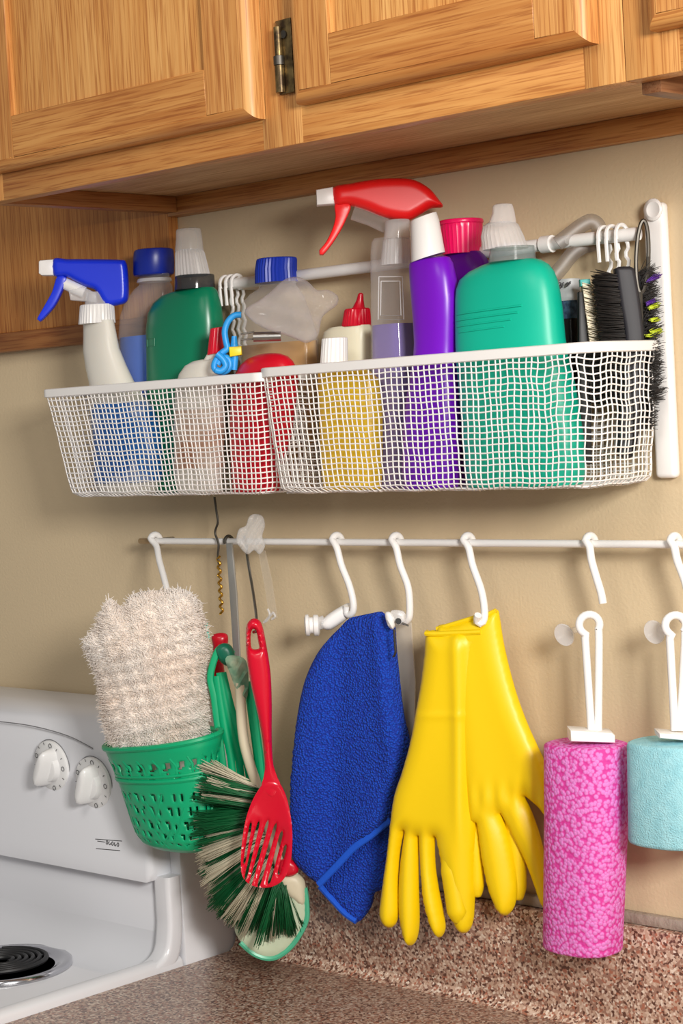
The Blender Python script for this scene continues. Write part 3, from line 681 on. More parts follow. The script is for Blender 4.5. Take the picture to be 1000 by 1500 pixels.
# o, p: brushes
BRB = M('black_bristle', (34, 30, 28), .55); CRB = M('cream_bristle', (236, 226, 202), .6)
tr = tracer(915, 450, -.045)
t = thing('scrub_brush', 'black scrubbing brush with thick dark bristles at the right basket end', 'brush', tuple(P(915, 690, -.045)))
obj('handle', G().prism([tr(*p) for p in crom([(899, 394), (904, 391.5), (921, 391), (927, 394), (936, 445), (942, 503), (940, 560), (934, 630), (926, 668), (906, 668), (903, 630), (910, 560), (914, 500), (906, 445)], 8, True)], tr.n, .022, .004, 3), M('black_plastic', (32, 31, 38), .55), t)
hs = []
for i in range(1500):
    s = rng.uniform(0, 1); py = 402 + s * 190; x0 = 906 + s * 12 * 1.4 if s < .5 else 914; x0 = 903 + (py - 402) * .12
    ln = rng.uniform(30, 38) if py < 505 else rng.uniform(40, 62); dy = rng.normal(0, 2.5) - 2
    d = rng.uniform(-.010, .010)
    hs.append((tr(x0, py) + tr.n * d, tr(x0 - ln, py + dy) + tr.n * (d * 1.25 + rng.normal(0, .001)), .0007))
obj('bristles', G().hairs(hs), BRB, t, sharp=0, kind='stuff', label='dense black bristles')
tr = tracer(860, 450, -.056)
t = thing('scrub_brush', 'cream bristled brush with a teal tip beside the black bristles', 'brush', tuple(P(860, 690, -.040)))
obj('handle', G().prism([tr(*p) for p in [(846, 428), (852, 428), (862, 520), (866, 680), (850, 680), (846, 520)]], tr.n, .016, .002), BLACKM, t)
obj('tip', G().prism([tr(*p) for p in [(848, 410), (863, 409), (864, 418), (849, 420)]], tr.n, .012, .001), M('teal_tip', (70, 170, 165), .5), t)
hs = []
for i in range(700):
    py = rng.uniform(414, 560); x0 = 851 + (py - 414) * .13; d = rng.uniform(-.008, .008)
    hs.append((tr(x0, py) + tr.n * d, tr(x0 + rng.uniform(13, 18), py + rng.normal(0, 2) + 4) + tr.n * d, .0008))
obj('bristles', G().hairs(hs), CRB, t, sharp=0, kind='stuff')
tr = tracer(950, 480, -.024)
t = thing('bottle_brush', 'bristly black brush with purple and lime tips poking past the basket end', 'brush', tuple(P(944, 640, -.024)))
spn = crom([(934, 400), (938, 450), (942, 510), (944, 580), (942, 630)], 6)
obj('spine', G().tube([tr(*p) for p in spn], .003, 8), BLACKM, t)
hs = []; hp = []; hl = []
for i in range(1100):
    j = rng.integers(0, len(spn) - 1); q = np.array(spn[j]); a = rng.normal(-.35, .35); ln = rng.uniform(16, 31) * (1 if q[1] < 590 else .7)
    b_ = tr(*q); d = tr.n * rng.normal(0, .010); tip = tr(q[0] + ln * math.cos(a), q[1] + ln * math.sin(a)) + d
    hs.append((b_, tip, .0006))
obj('bristles', G().hairs(hs), BRB, t, sharp=0, kind='stuff')
def tufts(lst, mat):
    for (px, py, ex_, ey_) in lst:
        hh = []
        for i in range(26):
            o1 = rng.normal(0, 1.3, 2); dd = -tr.n * (.008 + rng.uniform(0, .004))
            hh.append((tr(px + o1[0], py + o1[1]) + dd, tr(px + ex_ + o1[0] * 2, py + ey_ + o1[1] * 1.6) + dd, .0008))
        obj('bristle_tuft', G().hairs(hh), mat, t, sharp=0)
tufts([(948, 413, 14, -9), (945, 446, 12, -4)], M('purple_bristle', (88, 40, 150), .5))
tufts([(948, 452, 12, -5), (950, 470, 10, -2), (952, 488, 13, -3), (944, 492, 10, 0)], M('lime_bristle', (186, 202, 40), .5))
tr = tracer(940, 380, -.030)
t = thing('scissors', 'steel scissors with one oval finger loop standing beside the wall bracket', 'scissors', tuple(P(938, 640, -.060)))
obj('finger_loop', G().tube([tr(940.5 + 9 * math.cos(a) + 3 * math.sin(a) * -.6, 376 + 53 * math.sin(a)) for a in np.linspace(0, 6.2832, 40)], .0022, 8), DSTEEL, t)
obj('shank', G().tube([tr(937, 428), tr(938, 470), tr(937, 515)], .003, 8), DSTEEL, t)

# ------------------------------------------------------------------ lower rod and hooks
RY, RZ2 = -.036, P(600, 795, -.036)[2]
t = thing('hanging_rod', 'thin white rod along the wall carrying the hooks', 'rod', (.4, RY, RZ2))
xl = P(222, 793, RY)[0]
obj('rod', G().tube([(xl, RY, RZ2), (1.3, RY, RZ2)], .0042, 12), WHITE, t)
obj('end_fitting', G().tube([(P(205, 792, RY)[0], RY, RZ2), (xl + .004, RY, RZ2)], .0035, 10), M('worn_brass', (190, 160, 120), .4, .7), t)
obj('standoff', G().tube([(xl + .002, RY, RZ2), (xl + .002, -.0005, RZ2)], .003, 8), STEEL, t)
obj('standoff', G().tube([(1.25, RY, RZ2), (1.25, -.0005, RZ2)], .003, 8), STEEL, t)
def hook(px, label, path, y1=None, r=.0041, mat=WHITE):
    # path: px points from just below the rod crest down to the curl; y1 = plane of the lower end
    yf = RY - .0042 - r; y1 = yf if y1 is None else y1
    c = np.array([P(px, 795, RY)[0], RY, RZ2]); R_ = .0045 + r
    pts = [c + np.array([-.001, R_ * math.cos(a), R_ * math.sin(a)]) for a in np.linspace(-.5, math.pi * .85, 9)]
    n = len(path); ptl = [P(*q, yf + (y1 - yf) * i / (n - 1)) for i, q in enumerate(path)]
    pts = crom(pts + ptl, .004)
    o = obj('s_hook', G().tube(pts, r, 10), mat); return tag(o, label, 'hook', 'white hooks on the rod')
hook(228, 'white hook at the far left of the rod above the fluffy mitt', [(229, 800), (233, 820), (239, 842), (245, 866), (250, 895)], -.10)
hook(494, 'white hook holding the white clamp left of the blue towel', [(493, 802), (500, 828), (511, 856), (517, 880), (517, 895), (512, 901), (507, 897), (508, 888)])
hook(581, 'white hook at the top right corner of the blue towel', [(580, 802), (586, 828), (597, 858), (600, 885), (599, 905), (593, 911), (587, 906), (588, 896)])
hook(686, 'white hook through the yellow glove cuffs', [(686, 802), (692, 828), (704, 862), (709, 888), (709, 906), (704, 914), (698, 910), (700, 901)], -.067)
hook(865, 'white hook above the pink sponge mop', [(863, 800), (866, 820), (873, 845), (880, 868), (883, 884)], r=.0042)
hook(989, 'white hook cut by the right picture edge above the aqua sponge', [(987, 800), (992, 822), (1003, 852), (1010, 885), (1010, 905), (1004, 912), (999, 906)], r=.0042)

# wire hooks and metal strip at the left of the rod
def wire(name, label, cat, pts, y, r, mat, group=None, flat=1.0):
    o = obj(name, G().tube([P(*q, y) for q in crom(pts, 3)], r, 8, flat=flat), mat); return tag(o, label, cat, group)
t = thing('wire_hook', 'dark wire hook with a gilt twisted drop hanging left of the steel strip', 'hook', tuple(P(320, 900, RY - .008)))
obj('wire', G().tube([P(*q, RY - .0085) for q in crom([(314, 728), (317, 750), (319, 765), (315, 780), (320, 797), (319, 815), (321, 830)], 3)], .0014, 8), DSTEEL, t)
obj('twisted_drop', G().tube([P(320 + .055 * (y - 815) + 2.2 * math.sin(y * .55), y, RY - .0085) for y in np.arange(815, 901, 1.5)], .0016, 7), GOLD, t)
t = thing('steel_strip', 'flat grey steel strip hanging from the rod behind the red utensil', 'strip', tuple(P(345, 960, RY - .01)))
tr = tracer(340, 850, RY - .0085, 0.0)
obj('strip', G().prism([tr(*q) for q in [(332, 796), (340, 795), (347, 870), (352, 965), (343, 966), (339, 900)]], tr.n, .003, .0006), M('brushed_steel', (176, 176, 172), .45, .6), t)
obj('top_loop', G().tube([np.array([P(335, 795, RY)[0], RY + .0068 * math.cos(a), RZ2 + .0068 * math.sin(a)]) for a in np.linspace(-.6, math.pi * 1.1, 12)], .002, 8), DSTEEL, t)
uh = crom([(358, 785), (361, 800), (362, 815), (366, 840), (371, 870), (375, 900), (376, 922), (371, 926)], 3)
o = obj('utensil_hook', G().tube([P(*q, RY - .010 + (-.152 - RY + .010) * np.interp(q[1], [800, 915], [0, 1])) for q in uh], .0018, 8), STEEL)
tag(o, 'thin steel wire holding up the red slotted turner', 'hook')
tr = tracer(370, 800, RY - .022)
o = obj('plastic_wrap', G().pillow([(350, 800), (346, 790), (350, 775), (360, 770), (364, 758), (372, 753), (384, 756), (388, 770), (384, 785), (388, 800), (380, 812), (372, 806), (362, 812)], tr, .004, 8, .0008, 3, fz=lambda x, y: .003 * math.sin(x * .5 + y * .3)), clear('milky_film', (226, 224, 222), .32, .4, .25), sharp=0)
tag(o, 'knotted milky plastic wrap tied on the rod', 'plastic wrap')
tr = tracer(395, 850, RY - .006, 0.0)
t = thing('clear_strip', 'see-through plastic strip with a tiny hook hanging beside the red turner', 'strip', tuple(P(400, 910, RY)))
obj('film', G().prism([tr(*q) for q in [(378, 808), (388, 806), (398, 850), (406, 905), (396, 910), (388, 860)]], tr.n, .0012), clear('thin_film', (216, 206, 190), .14, .3, .3), t)
obj('tiny_hook', G().tube([P(*q, RY - .010) for q in crom([(392, 892), (395, 900), (392, 908), (386, 912)], 2) + crom([(400, 897), (403, 903), (398, 907)], 2)], .0014, 6), FROST, t)

# ------------------------------------------------------------------ fluffy mitt in green plastic basket
MY = -.148
def fuzz(trc, outline, T, Rad, count, ln, r, mat, root, name='pile', fz=None):
    pl = np.array(crom(outline, 6, True)); lo, hi = pl.min(0), pl.max(0); out = []
    cand = lo + rng.uniform(0, 1, (count * 3, 2)) * (hi - lo); inn = np.zeros(len(cand), bool)
    for i in range(len(pl)):
        (x1, y1), (x2, y2) = pl[i], pl[(i + 1) % len(pl)]
        c_ = (y1 > cand[:, 1]) != (y2 > cand[:, 1]); c_ &= cand[:, 0] < (x2 - x1) * (cand[:, 1] - y1) / (y2 - y1 + 1e-12) + x1; inn ^= c_
    cand = cand[inn]; cand = cand[cand[:, 1] < 1090 - .25 * np.maximum(0, 190 - cand[:, 0])][:count]
    for p in cand:
        dv = pl - p; dd = np.linalg.norm(dv, axis=1); i = dd.argmin(); d = dd[i]; x = min(1, d / Rad); pr_ = (1 - (1 - x) ** 2) ** .5; h = T * pr_ * np.interp(p[1], [1050, 1095], [1, .55]) + (fz(*p) * min(1, pr_ * 1.5) if fz else 0)
        b = trc(*p) - trc.n * (h + .002); od = dv[i] / (d + 1e-6) * (1 - x) ** .7
        n3 = -trc.n * (.25 + .75 * x); tip2 = p + (od * 7 + rng.normal(0, 4.6, 2) + np.array([0, 2.0])) * ln / .008
        tip = trc(*tip2) - trc.n * (h + .002) + n3 * ln * rng.uniform(.4, 1.0)
        out.append((b, tip, r * rng.uniform(.7, 1.3)))
    return obj(name, G().hairs(out), mat, root, sharp=0, kind='stuff')
FLUFF = M('cream_fleece', (250, 240, 230), .9, vary=((244, 226, 210), 18, 3), sheen=.2, sss=.3)
t = thing('dusting_mitt', 'fluffy cream dusting mitt standing in the green plastic basket', 'dusting mitt', tuple(P(240, 1150, MY)))
ol = [(124, 938), (138, 922), (150, 896), (160, 876), (170, 884), (182, 888), (196, 870), (238, 864), (272, 864), (290, 880), (299, 905), (306, 945), (304, 990), (306, 1040), (302, 1085), (290, 1150), (200, 1150), (172, 1110), (158, 1075), (150, 1040), (144, 990), (134, 966)]
tr = tracer(230, 1000, MY)
mf = lambda x, y: .003 * math.sin(x * .05 + 1) * math.sin(y * .045) + .0025 * math.sin(x * .17 + y * .12) * math.sin(y * .2 - x * .1)
obj('body', G().pillow(ol, tr, .027, 70, .003, 8, fz=lambda x, y: mf(x, y) * np.interp(y, [1060, 1095], [1, 0]), tm=lambda x, y: np.interp(y, [1050, 1095], [1, .55])), FLUFF, t, sharp=0)
fuzz(tr, ol, .027, 70, 15000, .0058, .00075, FLUFF, t, fz=mf)
obj('care_tag', G().prism([tr(*q) - tr.n * .008 for q in [(297, 908), (305, 912), (308, 936), (300, 934)]], tr.n, .0015), M('teal_tag', (120, 190, 175), .6), t)

GRN = M('green_basket_plastic', (0, 166, 112), .38)
t = thing('plastic_basket', 'green woven pattern plastic basket holding the cream mitt', 'basket', tuple(P(250, 1238, MY)))
rows = [(237, 1083, 90, .16), (239, 1092, 88, .15), (241, 1110, 82, .14), (244, 1128, 78, .12), (246, 1138, 77, .1), (249, 1155, 74, .08), (253, 1180, 70, .05), (257, 1205, 66, .03), (259, 1222, 62, .0), (261, 1234, 54, 0), (262, 1240, 40, 0)]
rows_f = [tuple(np.array([np.interp(s, range(len(rows)), [r_[i] for r_ in rows]) for i in range(4)])) for s in np.linspace(0, len(rows) - 1, 61)]
NN = 120; rg = ringrows(rows_f, MY, .5, 2.2, NN); g = G(); g.v = [tuple(p) for r_ in rg for p in r_]
for i in range(60):
    for j in range(NN):
        hole = False
        if 11 <= i <= 19: hole = (j + (i - 11) // 3) % 5 in (0, 1) and i not in (15,) and not (i > 15 and (j // 5) % 2)
        if 28 <= i <= 50: hole = ((i - 28) % 5 in (1, 2, 3)) and ((j + 2 * ((i - 28) // 5)) % 4 in (0, 1)) and ((j * 7 + i // 5 * 13) % 11 < 6)
        if not hole: g.f.append((i * NN + j, (i + 1) * NN + j, (i + 1) * NN + (j + 1) % NN, i * NN + (j + 1) % NN))
g.f.append(tuple(60 * NN + j for j in range(NN)))
o = obj('woven_wall', g, GRN, t)
md = o.modifiers.new('thickness', 'SOLIDIFY'); md.thickness = .003; md.offset = 0
for row, r_ in (((237, 1083, 91, .16), .0036), ((245, 1134, 78.5, .11), .0032), ((244, 1127, 79.5, .12), .0022)):
    rc = ringrows([row], MY, .5, 2.2, 60)[0]; obj('rim' if r_ > .0035 else 'band', G().tube(rc + [rc[0]], r_, 8), GRN, t)
g = G()
rr_ = np.random.default_rng(3)
for i in range(34):
    j = rr_.integers(0, NN); i0 = rr_.integers(28, 44); di = rr_.choice([-1, 1])
    g.tube([rg[min(58, i0 + k_)][(j + di * k_ // 2) % NN] for k_ in range(0, 14, 2)], .002, 6)
for i in range(20):
    j = i * 6; g.tube([rg[k_][(j + int(3 * math.sin((k_ - 9) / 3.5))) % NN] for k_ in range(9, 21, 2)], .0022, 6)
obj('weave_strands', g, GRN, t, kind='stuff')

# ------------------------------------------------------------------ green straps, red handle, dish brush, turner
tr = tracer(340, 1050, -.100)
t = thing('strap_hanger', 'green plastic looped straps between the mitt basket and the red turner', 'strap', tuple(P(345, 1145, -.1)))
obj('loop', G().tube([tr(*q) for q in crom([(340, 958), (331, 948), (320, 952), (311, 975), (308, 995), (313, 1020), (318, 1060), (324, 1100), (330, 1150)], 4)], .0042, 8, flat=.6, up=tr.n), GRN, t)
for a in ([(318, 990), (322, 1020), (330, 1070), (338, 1110), (342, 1150)], [(322, 985), (330, 1030), (342, 1080), (350, 1115), (354, 1150)], [(326, 985), (338, 1035), (352, 1085), (362, 1120), (367, 1150)]):
    obj('strap', G().tube([tr(*q) - tr.n * .001 for q in crom(a, 5)], .0045, 8, flat=.45, up=tr.n), GRN, t)
obj('loop_cap', G().pillow([(316, 952), (324, 943), (336, 944), (343, 955), (343, 972), (334, 976), (322, 968)], tr, .006, 10, .0015, 4), M('dark_green_cap', (10, 110, 84), .35), t)
tr = tracer(322, 1000, -.070)
o = obj('handle', G().pillow([(310, 932), (322, 927), (333, 930), (333, 945), (326, 955), (330, 1000), (332, 1080), (320, 1085), (312, 1040), (308, 990), (312, 950)], tr, .006, 10, .001, 4), CRED); o.name = 'red_spatula'
tag(o, 'red utensil mostly hidden behind the green straps and the cream mitt', 'utensil')

t = thing('dish_brush', 'hanging dish brush with a cream handle and green and white bristles', 'brush', tuple(P(410, 1400, -.115)))
tr = tracer(380, 1200, -.110)
CREAMP = M('cream_brush_plastic', (214, 204, 176), .45)
obj('handle', G().tube([tr(*q) for q in crom([(352, 1000), (353, 1040), (357, 1085), (366, 1120), (376, 1150), (390, 1200), (410, 1270)], 6)], [.006] * 4 + [.0065] * 60 if False else .0062, 10), CREAMP, t)
obj('handle_wrap', G().pillow([(330, 965), (342, 960), (360, 968), (364, 1000), (360, 1026), (348, 1014), (338, 990)], tr, .005, 14, .001, 5, fz=lambda x, y: .002 * math.sin(x * .4 + y * .25)), M('faded_green_cloth', (170, 188, 160), .7, vary=((60, 130, 100), 40, 3)), t)
obj('handle_back_strap', G().tube([tr(*q) + tr.n * .01 for q in crom([(363, 1000), (370, 1050), (378, 1110), (382, 1150)], 6)], .006, 8), GRN, t).name = 'back_strap'  # green strap set just behind the cream handle
trb = tracer(410, 1340, -.095)
obj('head_plate', G().pillow([(380, 1290), (425, 1275), (440, 1285), (448, 1310), (447, 1350), (425, 1385), (400, 1402), (375, 1398), (352, 1378), (345, 1350)], trb, .004, 14, .0015, 6), M('milky_green_plastic', (196, 208, 180), .3, sss=.2), t)
obj('head_edge', G().tube([trb(*q) - trb.n * .001 for q in crom([(446, 1300), (449, 1325), (447, 1352), (426, 1386), (400, 1403), (374, 1398), (352, 1380)], 5)], .0035, 8), M('sea_green_plastic', (80, 178, 140), .3), t)
obj('head_back', G().pillow([(408, 1282), (430, 1278), (446, 1290), (446, 1325), (428, 1318), (412, 1302)], trb, .007, 12, .002, 5), CREAMP, t)
hg_, hw_ = [], []
sp0 = crom([(376, 1152), (378, 1190), (384, 1230), (394, 1265), (408, 1290), (418, 1300)], 2); ns = len(sp0)
for k_ in range(330):
    s = (k_ + rng.uniform(0, 1)) / 330; q = np.array(sp0[min(ns - 1, int(s * ns))])
    a0 = np.interp(s, [0, .15, .35, .5, .7, .85, 1], [204, 190, 172, 150, 126, 108, 72]) + rng.normal(0, 5)
    l0 = np.interp(s, [0, .3, .5, .7, .85, 1], [88, 96, 102, 108, 90, 62]) * rng.uniform(.82, 1.06)
    z0_ = rng.normal(0, .009)
    clump = np.interp(a0, [50, 100, 115, 126, 140, 150, 156, 163, 168, 176, 182, 192, 198, 206], [1.6, 1.1, .7, .15, .25, -.2, -.8, -.8, .9, 1.2, .5, 1.0, -.2, -.8])
    white = clump + rng.normal(0, .6) < 0
    for i in range(17):
        a = math.radians(a0 + rng.normal(0, 2.0)); ln = l0 * rng.uniform(.9, 1.04); z_ = z0_ + rng.normal(0, .0015)
        b = tr(q[0] + rng.normal(0, 2), q[1] + rng.normal(0, 2)) - tr.n * z_ * .5
        tip = tr(q[0] + ln * math.cos(a), q[1] + ln * math.sin(a)) - tr.n * (z_ * 1.6)
        (hw_ if white else hg_).append((b, tip, .0008))
obj('green_bristles', G().hairs(hg_), M('green_bristle', (8, 92, 48), .45), t, sharp=0, kind='stuff')
obj('white_bristles', G().hairs(hw_), M('ivory_bristle', (206, 198, 172), .5), t, sharp=0, kind='stuff')

t = thing('slotted_turner', 'red plastic slotted turner hanging left of the blue towel', 'utensil', tuple(P(390, 1300, -.15)))
tr = tracer(390, 1100, -.148)
TM = M('turner_red_plastic', (208, 8, 42), .24)
obj('handle', G().pillow([(360, 925), (363, 912), (371, 906), (380, 909), (385, 920), (390, 945), (396, 985), (398, 1030), (398, 1080), (400, 1118), (406, 1138), (410, 1150), (398, 1166), (384, 1152), (386, 1138), (388, 1120), (384, 1080), (376, 1040), (367, 1000), (361, 960)], tr, .0075, 13, .0015, 3.5, holes=[[(368, 925), (371, 921), (375, 925), (378, 940), (379, 950), (369, 950), (367, 938)]], tm=lambda x, y: np.interp(y, [1085, 1150], [1, .12])), TM, t)
sl = []
for (x0, y0, x1, y1, w) in ((367, 1208, 358, 1262, 3), (378, 1208, 360, 1284, 3.4), (391, 1208, 367, 1294, 3.8), (403, 1212, 379, 1296, 4), (412, 1222, 394, 1292, 4), (418, 1240, 408, 1280, 3.5)):
    dx, dy = x1 - x0, y1 - y0; L_ = math.hypot(dx, dy); nx, ny = -dy / L_ * w / 2, dx / L_ * w / 2
    sl.append([(x0 + nx, y0 + ny), (x0 - nx, y0 - ny), ((x0 + x1) / 2 - nx * 1.2, (y0 + y1) / 2 - ny * 1.2), (x1 - nx, y1 - ny), (x1 + nx, y1 + ny), ((x0 + x1) / 2 + nx * 1.2, (y0 + y1) / 2 + ny * 1.2)])
hd = [(387, 1146), (399, 1142), (410, 1148), (420, 1170), (427, 1205), (428, 1235), (425, 1264), (416, 1286), (402, 1297), (386, 1300), (368, 1295), (356, 1282), (353, 1262), (355, 1228), (361, 1196), (372, 1168)]
obj('slotted_head', G().pillow(hd, tr, .0022, 8, .0012, 3.2, holes=sl, fb=lambda x, y: .012 * (((x - 391) / 37) ** 2) * -1 * min(1, max(0, (y - 1150) / 60)) + .010 * math.sin(min(1, max(0, (y - 1150) / 150)) * math.pi)), TM, t)
tr2 = tracer(428, 1280, -.09)
o = obj('red_utensil', G().pillow([(408, 1262), (424, 1258), (436, 1268), (436, 1278), (424, 1284), (410, 1280)], tr2, .004, 8, .001, 4), CRED)
tag(o, 'small red plastic edge peeking out right of the turner head', 'utensil')

# ------------------------------------------------------------------ towel, clamps
TOWEL = cells('blue_terry', (6, 84, 214), (2, 48, 160), 380, .85, .0022, strength=1.0, lo=.1, hi=.6)
t = thing('towel', 'royal blue terry towel hanging from a hook beside the yellow gloves', 'towel', tuple(P(510, 1350, -.055)))
tr = tracer(515, 1100, -.066, 0.25)
foldf = lambda x, y: .004 * math.exp(-((x - 556 - (y - 900) * .12) / 12) ** 2) - .004 * math.exp(-((x - 500 + (y - 1000) * .05) / 18) ** 2) + .0035 * math.sin((x - 430) * .045 + (y - 900) * .006) * min(1, (y - 890) / 150) + .0025 * math.sin((x + y) * .025)
front = [(498, 920), (512, 906), (530, 901), (545, 898), (558, 896), (566, 904), (577, 916), (580, 950), (585, 1000), (591, 1048), (599, 1083), (597, 1104), (588, 1140), (578, 1170), (573, 1200), (548, 1222), (522, 1240), (497, 1267), (472, 1294), (440, 1272), (427, 1248), (426, 1200), (429, 1130), (435, 1060), (446, 1002), (464, 960), (484, 934)]
back = [(470, 1240), (560, 1180), (576, 1190), (571, 1230), (566, 1265), (561, 1300), (548, 1308), (543, 1328), (525, 1350), (508, 1338), (490, 1318), (472, 1296), (460, 1280)]
obj('front_layer', G().pillow(front, tr, .009, 26, .002, 6, fz=foldf), TOWEL, t, sharp=0)
trk = tracer(515, 1270, -.058, 0.25)
obj('back_layer', G().pillow(back, trk, .004, 16, .002, 6), TOWEL, t, sharp=0)
HEM = M('blue_hem', (10, 84, 206), .8, bump=(500, .5, .001))
obj('hem', G().tube([tr(*q) - tr.n * .006 for q in crom([(470, 1294), (497, 1266), (522, 1240), (548, 1221), (575, 1199)], 5)], (.0042), 8, flat=.5, up=tr.n), HEM, t)
obj('hem', G().tube([trk(*q) - trk.n * .003 for q in crom([(471, 1297), (490, 1318), (508, 1337), (524, 1348)], 5)], .0042, 8), HEM, t)

tr = tracer(485, 910, -.050)
t = thing('clamp', 'white plastic clamp with a round foot hanging left of the blue towel', 'clamp', tuple(P(480, 935, -.05)))
obj('arm', G().pillow([(470, 912), (478, 902), (496, 890), (512, 883), (517, 892), (512, 903), (498, 914), (484, 922), (474, 921)], tr, .007, 9, .002, 3), WHITE, t)
obj('foot', G().loft([[tr(x, 916) + r * (np.array([0, 0, 1]) * math.cos(a) + tr.n * math.sin(a)) for a in np.linspace(0, 6.2832, 24, endpoint=False)] for x, r in ((446, .009), (448, .0125), (452, .013), (454, .0095), (458, .0095), (460, .0125), (466, .0125), (468, .009))]), WHITE, t)
obj('shroud', G().tube([tr(466, 914), tr(476, 910)], .0075, 12), FROST, t)
tr = tracer(580, 908, -.064)
t = thing('clamp', 'white clip with a dark button gripping the top of the blue towel', 'clamp', tuple(P(578, 920, -.064)))
obj('jaw', G().pillow([(564, 898), (570, 896), (577, 903), (579, 914), (575, 922), (569, 918), (565, 908)], tr, .004, 6, .0015, 3), WHITE, t)
obj('lever', G().pillow([(572, 896), (585, 894), (594, 900), (592, 912), (580, 914)], tr, .003, 7, .001, 3), FROST, t)
obj('button', G().tube([tr(583, 909) - tr.n * .004, tr(583, 909) - tr.n * .009], .0034, 12), BLACKM, t)
obj('pin', G().tube([tr(588, 912) - tr.n * .004, tr(598, 916) - tr.n * .004], .001, 6), DSTEEL, t)
tr = tracer(595, 990, -.030, 0.0)
o = obj('clear_strip', G().prism([tr(*q) for q in [(576, 915), (602, 912), (608, 1000), (606, 1078), (586, 1080), (580, 1000)]], tr.n, .0015), clear('milky_strip_film', (232, 226, 216), .3, .25, .3))
tag(o, 'milky plastic strip hanging behind the right edge of the towel', 'strip')
wire('wire_pin', 'thin dark wire beside the top right towel edge', 'wire', [(577, 922), (578, 940), (579, 956), (576, 962)], -.075, .0013, DSTEEL)

# ------------------------------------------------------------------ gloves
GLOVE = M('yellow_rubber', (240, 204, 0), .42, sss=.12, bump=(240, .08, .0006))
def fade(y, e=1215, w=22): return 1 / (1 + math.exp((y - e) / w))
def fold1(x, y): return .004 * math.exp(-((x - 676 - (y - 930) * .02) / 9) ** 2) * fade(y) - .003 * math.exp(-((x - 692 - (y - 1000) * -.01) / 7) ** 2) * fade(y) + .0012 * math.sin((x + .4 * y) * .05) + .0010 * math.exp(-((y - 1045) / 5) ** 2)
t = thing('rubber_glove', 'front yellow rubber glove with its fingers hanging to the left', 'glove', tuple(P(630, 1380, -.06)), 'pair of yellow rubber gloves')
tr = tracer(650, 1100, -.068, 0.32)
g1 = [(626, 926), (650, 924), (680, 922), (708, 922), (712, 960), (708, 1010), (702, 1060), (698, 1110), (696, 1160), (698, 1205), (697, 1260), (695, 1320), (692, 1352), (683, 1366), (672, 1364), (662, 1345), (655, 1310), (648, 1270), (642, 1240), (637.5, 1225), (637, 1262), (642, 1300), (649, 1335), (652, 1360), (645, 1373), (635, 1366), (627, 1345), (620, 1315), (616, 1270), (613, 1224), (613, 1290), (614, 1350), (610, 1376), (602, 1385), (594, 1380), (587, 1355), (584, 1320), (586, 1270), (593, 1216), (586, 1245), (583, 1290), (584, 1335), (579, 1354), (570, 1359), (560, 1352), (556, 1335), (560, 1300), (567, 1250), (572, 1205), (578, 1165), (590, 1128), (601, 1088), (610, 1040), (617, 1000), (622, 960)]
G1 = G().pillow(g1, tr, .0150, 30, .0012, 4.5, fz=fold1, pw=.55)
for path, rad in (([(652, 1225), (662, 1262), (670, 1310), (675, 1350)], [.004, .0125, .0125, .006]),):
    q = [tr(*p) - tr.n * .005 for p in crom(path, 5)]; G1.tube(q, list(np.interp(np.linspace(0, 1, len(q)), [0, .4, .85, 1], rad)), 14)
obj('hand', G1, GLOVE, t, sharp=0)
obj('cuff_roll', G().tube([tr(*q) - tr.n * d for q, d in zip(crom([(627, 926), (640, 927), (665, 926), (690, 925), (709, 924)], 4), [.003] + [.010] * 40)], .0032, 8), GLOVE, t)
t = thing('rubber_glove', 'back yellow rubber glove with its thumb hanging toward the pink sponge', 'glove', tuple(P(740, 1340, -.045)), 'pair of yellow rubber gloves')
tr = tracer(735, 1100, -.046, 0.32)
g2 = [(640, 921), (665, 914), (695, 905), (715, 900), (728, 893), (732, 908), (737, 940), (746, 980), (758, 1022), (773, 1062), (787, 1093), (801, 1125), (808, 1160), (810, 1205), (802, 1200), (788, 1182), (768, 1166), (778, 1188), (790, 1222), (799, 1262), (805, 1310), (800, 1329), (792, 1324), (782, 1295), (768, 1258), (750, 1222), (733, 1191), (744, 1222), (752, 1258), (757, 1300), (753, 1328), (741, 1341), (729, 1334), (716, 1304), (706, 1258), (698, 1205), (690, 1205), (680, 1150), (670, 1060), (660, 980)]
def fold2(x, y): return .0016 * math.sin((x - .2 * y) * .045) + .0014 * math.exp(-((y - 1165) / 20) ** 2) * math.sin(x * .3)
G2 = G().pillow(g2, tr, .0125, 30, .0012, 4.5, fz=fold2, pw=.55)
for path, rad, off in (([(745, 1200), (752, 1250), (754, 1290), (753, 1320)], [.0095, .010, .0095, .006], .010), ([(690, 1200), (694, 1250), (696, 1290), (696, 1314)], [.0085, .009, .0085, .005], .004)):
    q = [tr(*p) + tr.n * off for p in crom(path, 6)]; G2.tube(q, list(np.interp(np.linspace(0, 1, len(q)), [0, .4, .85, 1], rad)), 14)
obj('hand', G2, GLOVE, t, sharp=0)
obj('cuff_roll', G().tube([tr(*q) - tr.n * .003 for q in crom([(641, 921), (665, 914), (695, 905), (715, 900), (728, 894)], 4)], .0028, 8), GLOVE, t)

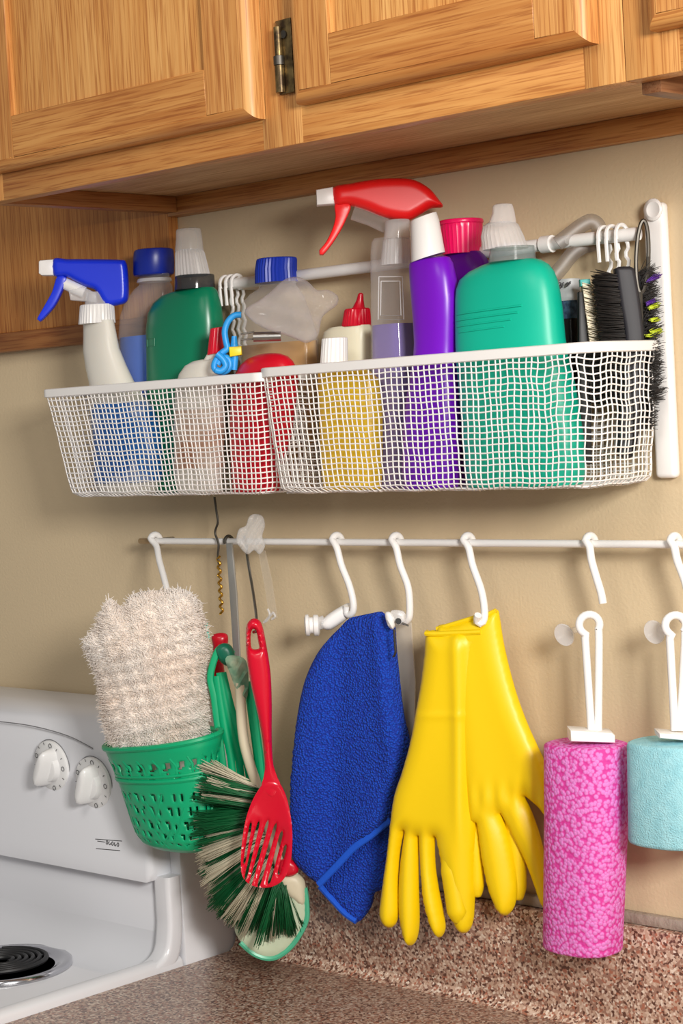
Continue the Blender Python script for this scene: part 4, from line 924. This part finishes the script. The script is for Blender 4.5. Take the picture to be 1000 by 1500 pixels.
# ------------------------------------------------------------------ sponge mops
def mop(root, y, loopc, rods, plate, sp, mat, zb=None, knob=None):
    tr_ = tracer(loopc[0], loopc[1], y)
    (cx, cy, rl), ((ax, ay), (bx, by), (dx, dy), (fx, fy_)) = loopc, rods
    arc = [(cx + rl * math.cos(a), cy - rl * math.sin(a)) for a in np.linspace(math.radians(250), math.radians(-35), 18)]
    obj('loop_handle', G().tube([tr_(*q) for q in crom([(bx, by), (ax, ay), (ax, ay - 4)] + arc + [(dx, dy), (fx, fy_)], 4)], .0041, 10), WHITE, root)
    obj('mount_plate', G().prism([tr_(*q) for q in plate], tr_.n, .032, .0025), WHITE, root)
    s = obj('sponge', G().loft(ringrows(sp, y, .75, 2.5, 48)), mat, root, sharp=60)
    return s
PINK = cells('pink_sponge', (226, 132, 208), (214, 58, 156), 240, .75, .0022, strength=.5, lo=.44, hi=.70, sss=.1)
AQUA = M('aqua_sponge', (164, 220, 230), .85, vary=((148, 208, 220), 90, 4), bump=(620, .8, .002, 4))
t = thing('sponge_mop', 'pink sponge mop head hanging upside down by its white loop handle', 'sponge mop', tuple(P(855, 1396, -.064)))
mop(t, -.064, (863, 915, 15), ((857, 938), (866, 1072), (877, 935), (876, 1072)), [(832, 1066), (893, 1070), (898, 1074), (898, 1085), (833, 1083)], rounded([(858, 1088, 60.5), (858, 1200, 60), (853, 1390, 57)], 5, True, True), PINK)
t = thing('sponge_mop', 'short aqua sponge mop head cut off by the right picture edge', 'sponge mop', tuple(P(985, 1245, -.064)))
mop(t, -.064, (989, 916, 15), ((981, 938), (988, 1070), (1003, 938), (996, 1070)), [(961, 1070), (1020, 1074), (1026, 1078), (1026, 1084), (962, 1078)], rounded([(984, 1086, 64), (984, 1160, 63), (984, 1235, 62)], 6, True, True), AQUA)
def suction(px, py, px2, py2, label, y=-.055):
    tr_ = tracer(px, py, y); r_ = thing('suction_cup', label, 'suction cup', tuple(P(px, py + 14, y)), 'suction cups of the sponge mops')
    c = tr_(px, py); d = tr_(px2, py2) - c; d = d / np.linalg.norm(d) * .7 - tr_.n * -.714; d /= np.linalg.norm(d)
    u = np.array([0, 0, 1.0]); u -= d * (u @ d); u /= np.linalg.norm(u); w = np.cross(d, u)
    obj('cup', G().loft([[c + d * h + r * (u * math.cos(a) + w * math.sin(a)) for a in np.linspace(0, 6.2832, 28, endpoint=False)] for h, r in ((-.001, .0118), (.0, .0124), (.003, .011), (.006, .006), (.009, .0045))]), FROST, r_)
    obj('stem', G().tube([c + d * .008, tr_(px2, py2)], .0035, 10), clear('stem_plastic', (222, 214, 204), .2, .4), r_)
suction(826, 930, 851, 920, 'frosted round suction cup left of the pink mop loop')
suction(958, 926, 972, 922, 'frosted round suction cup left of the aqua mop loop')
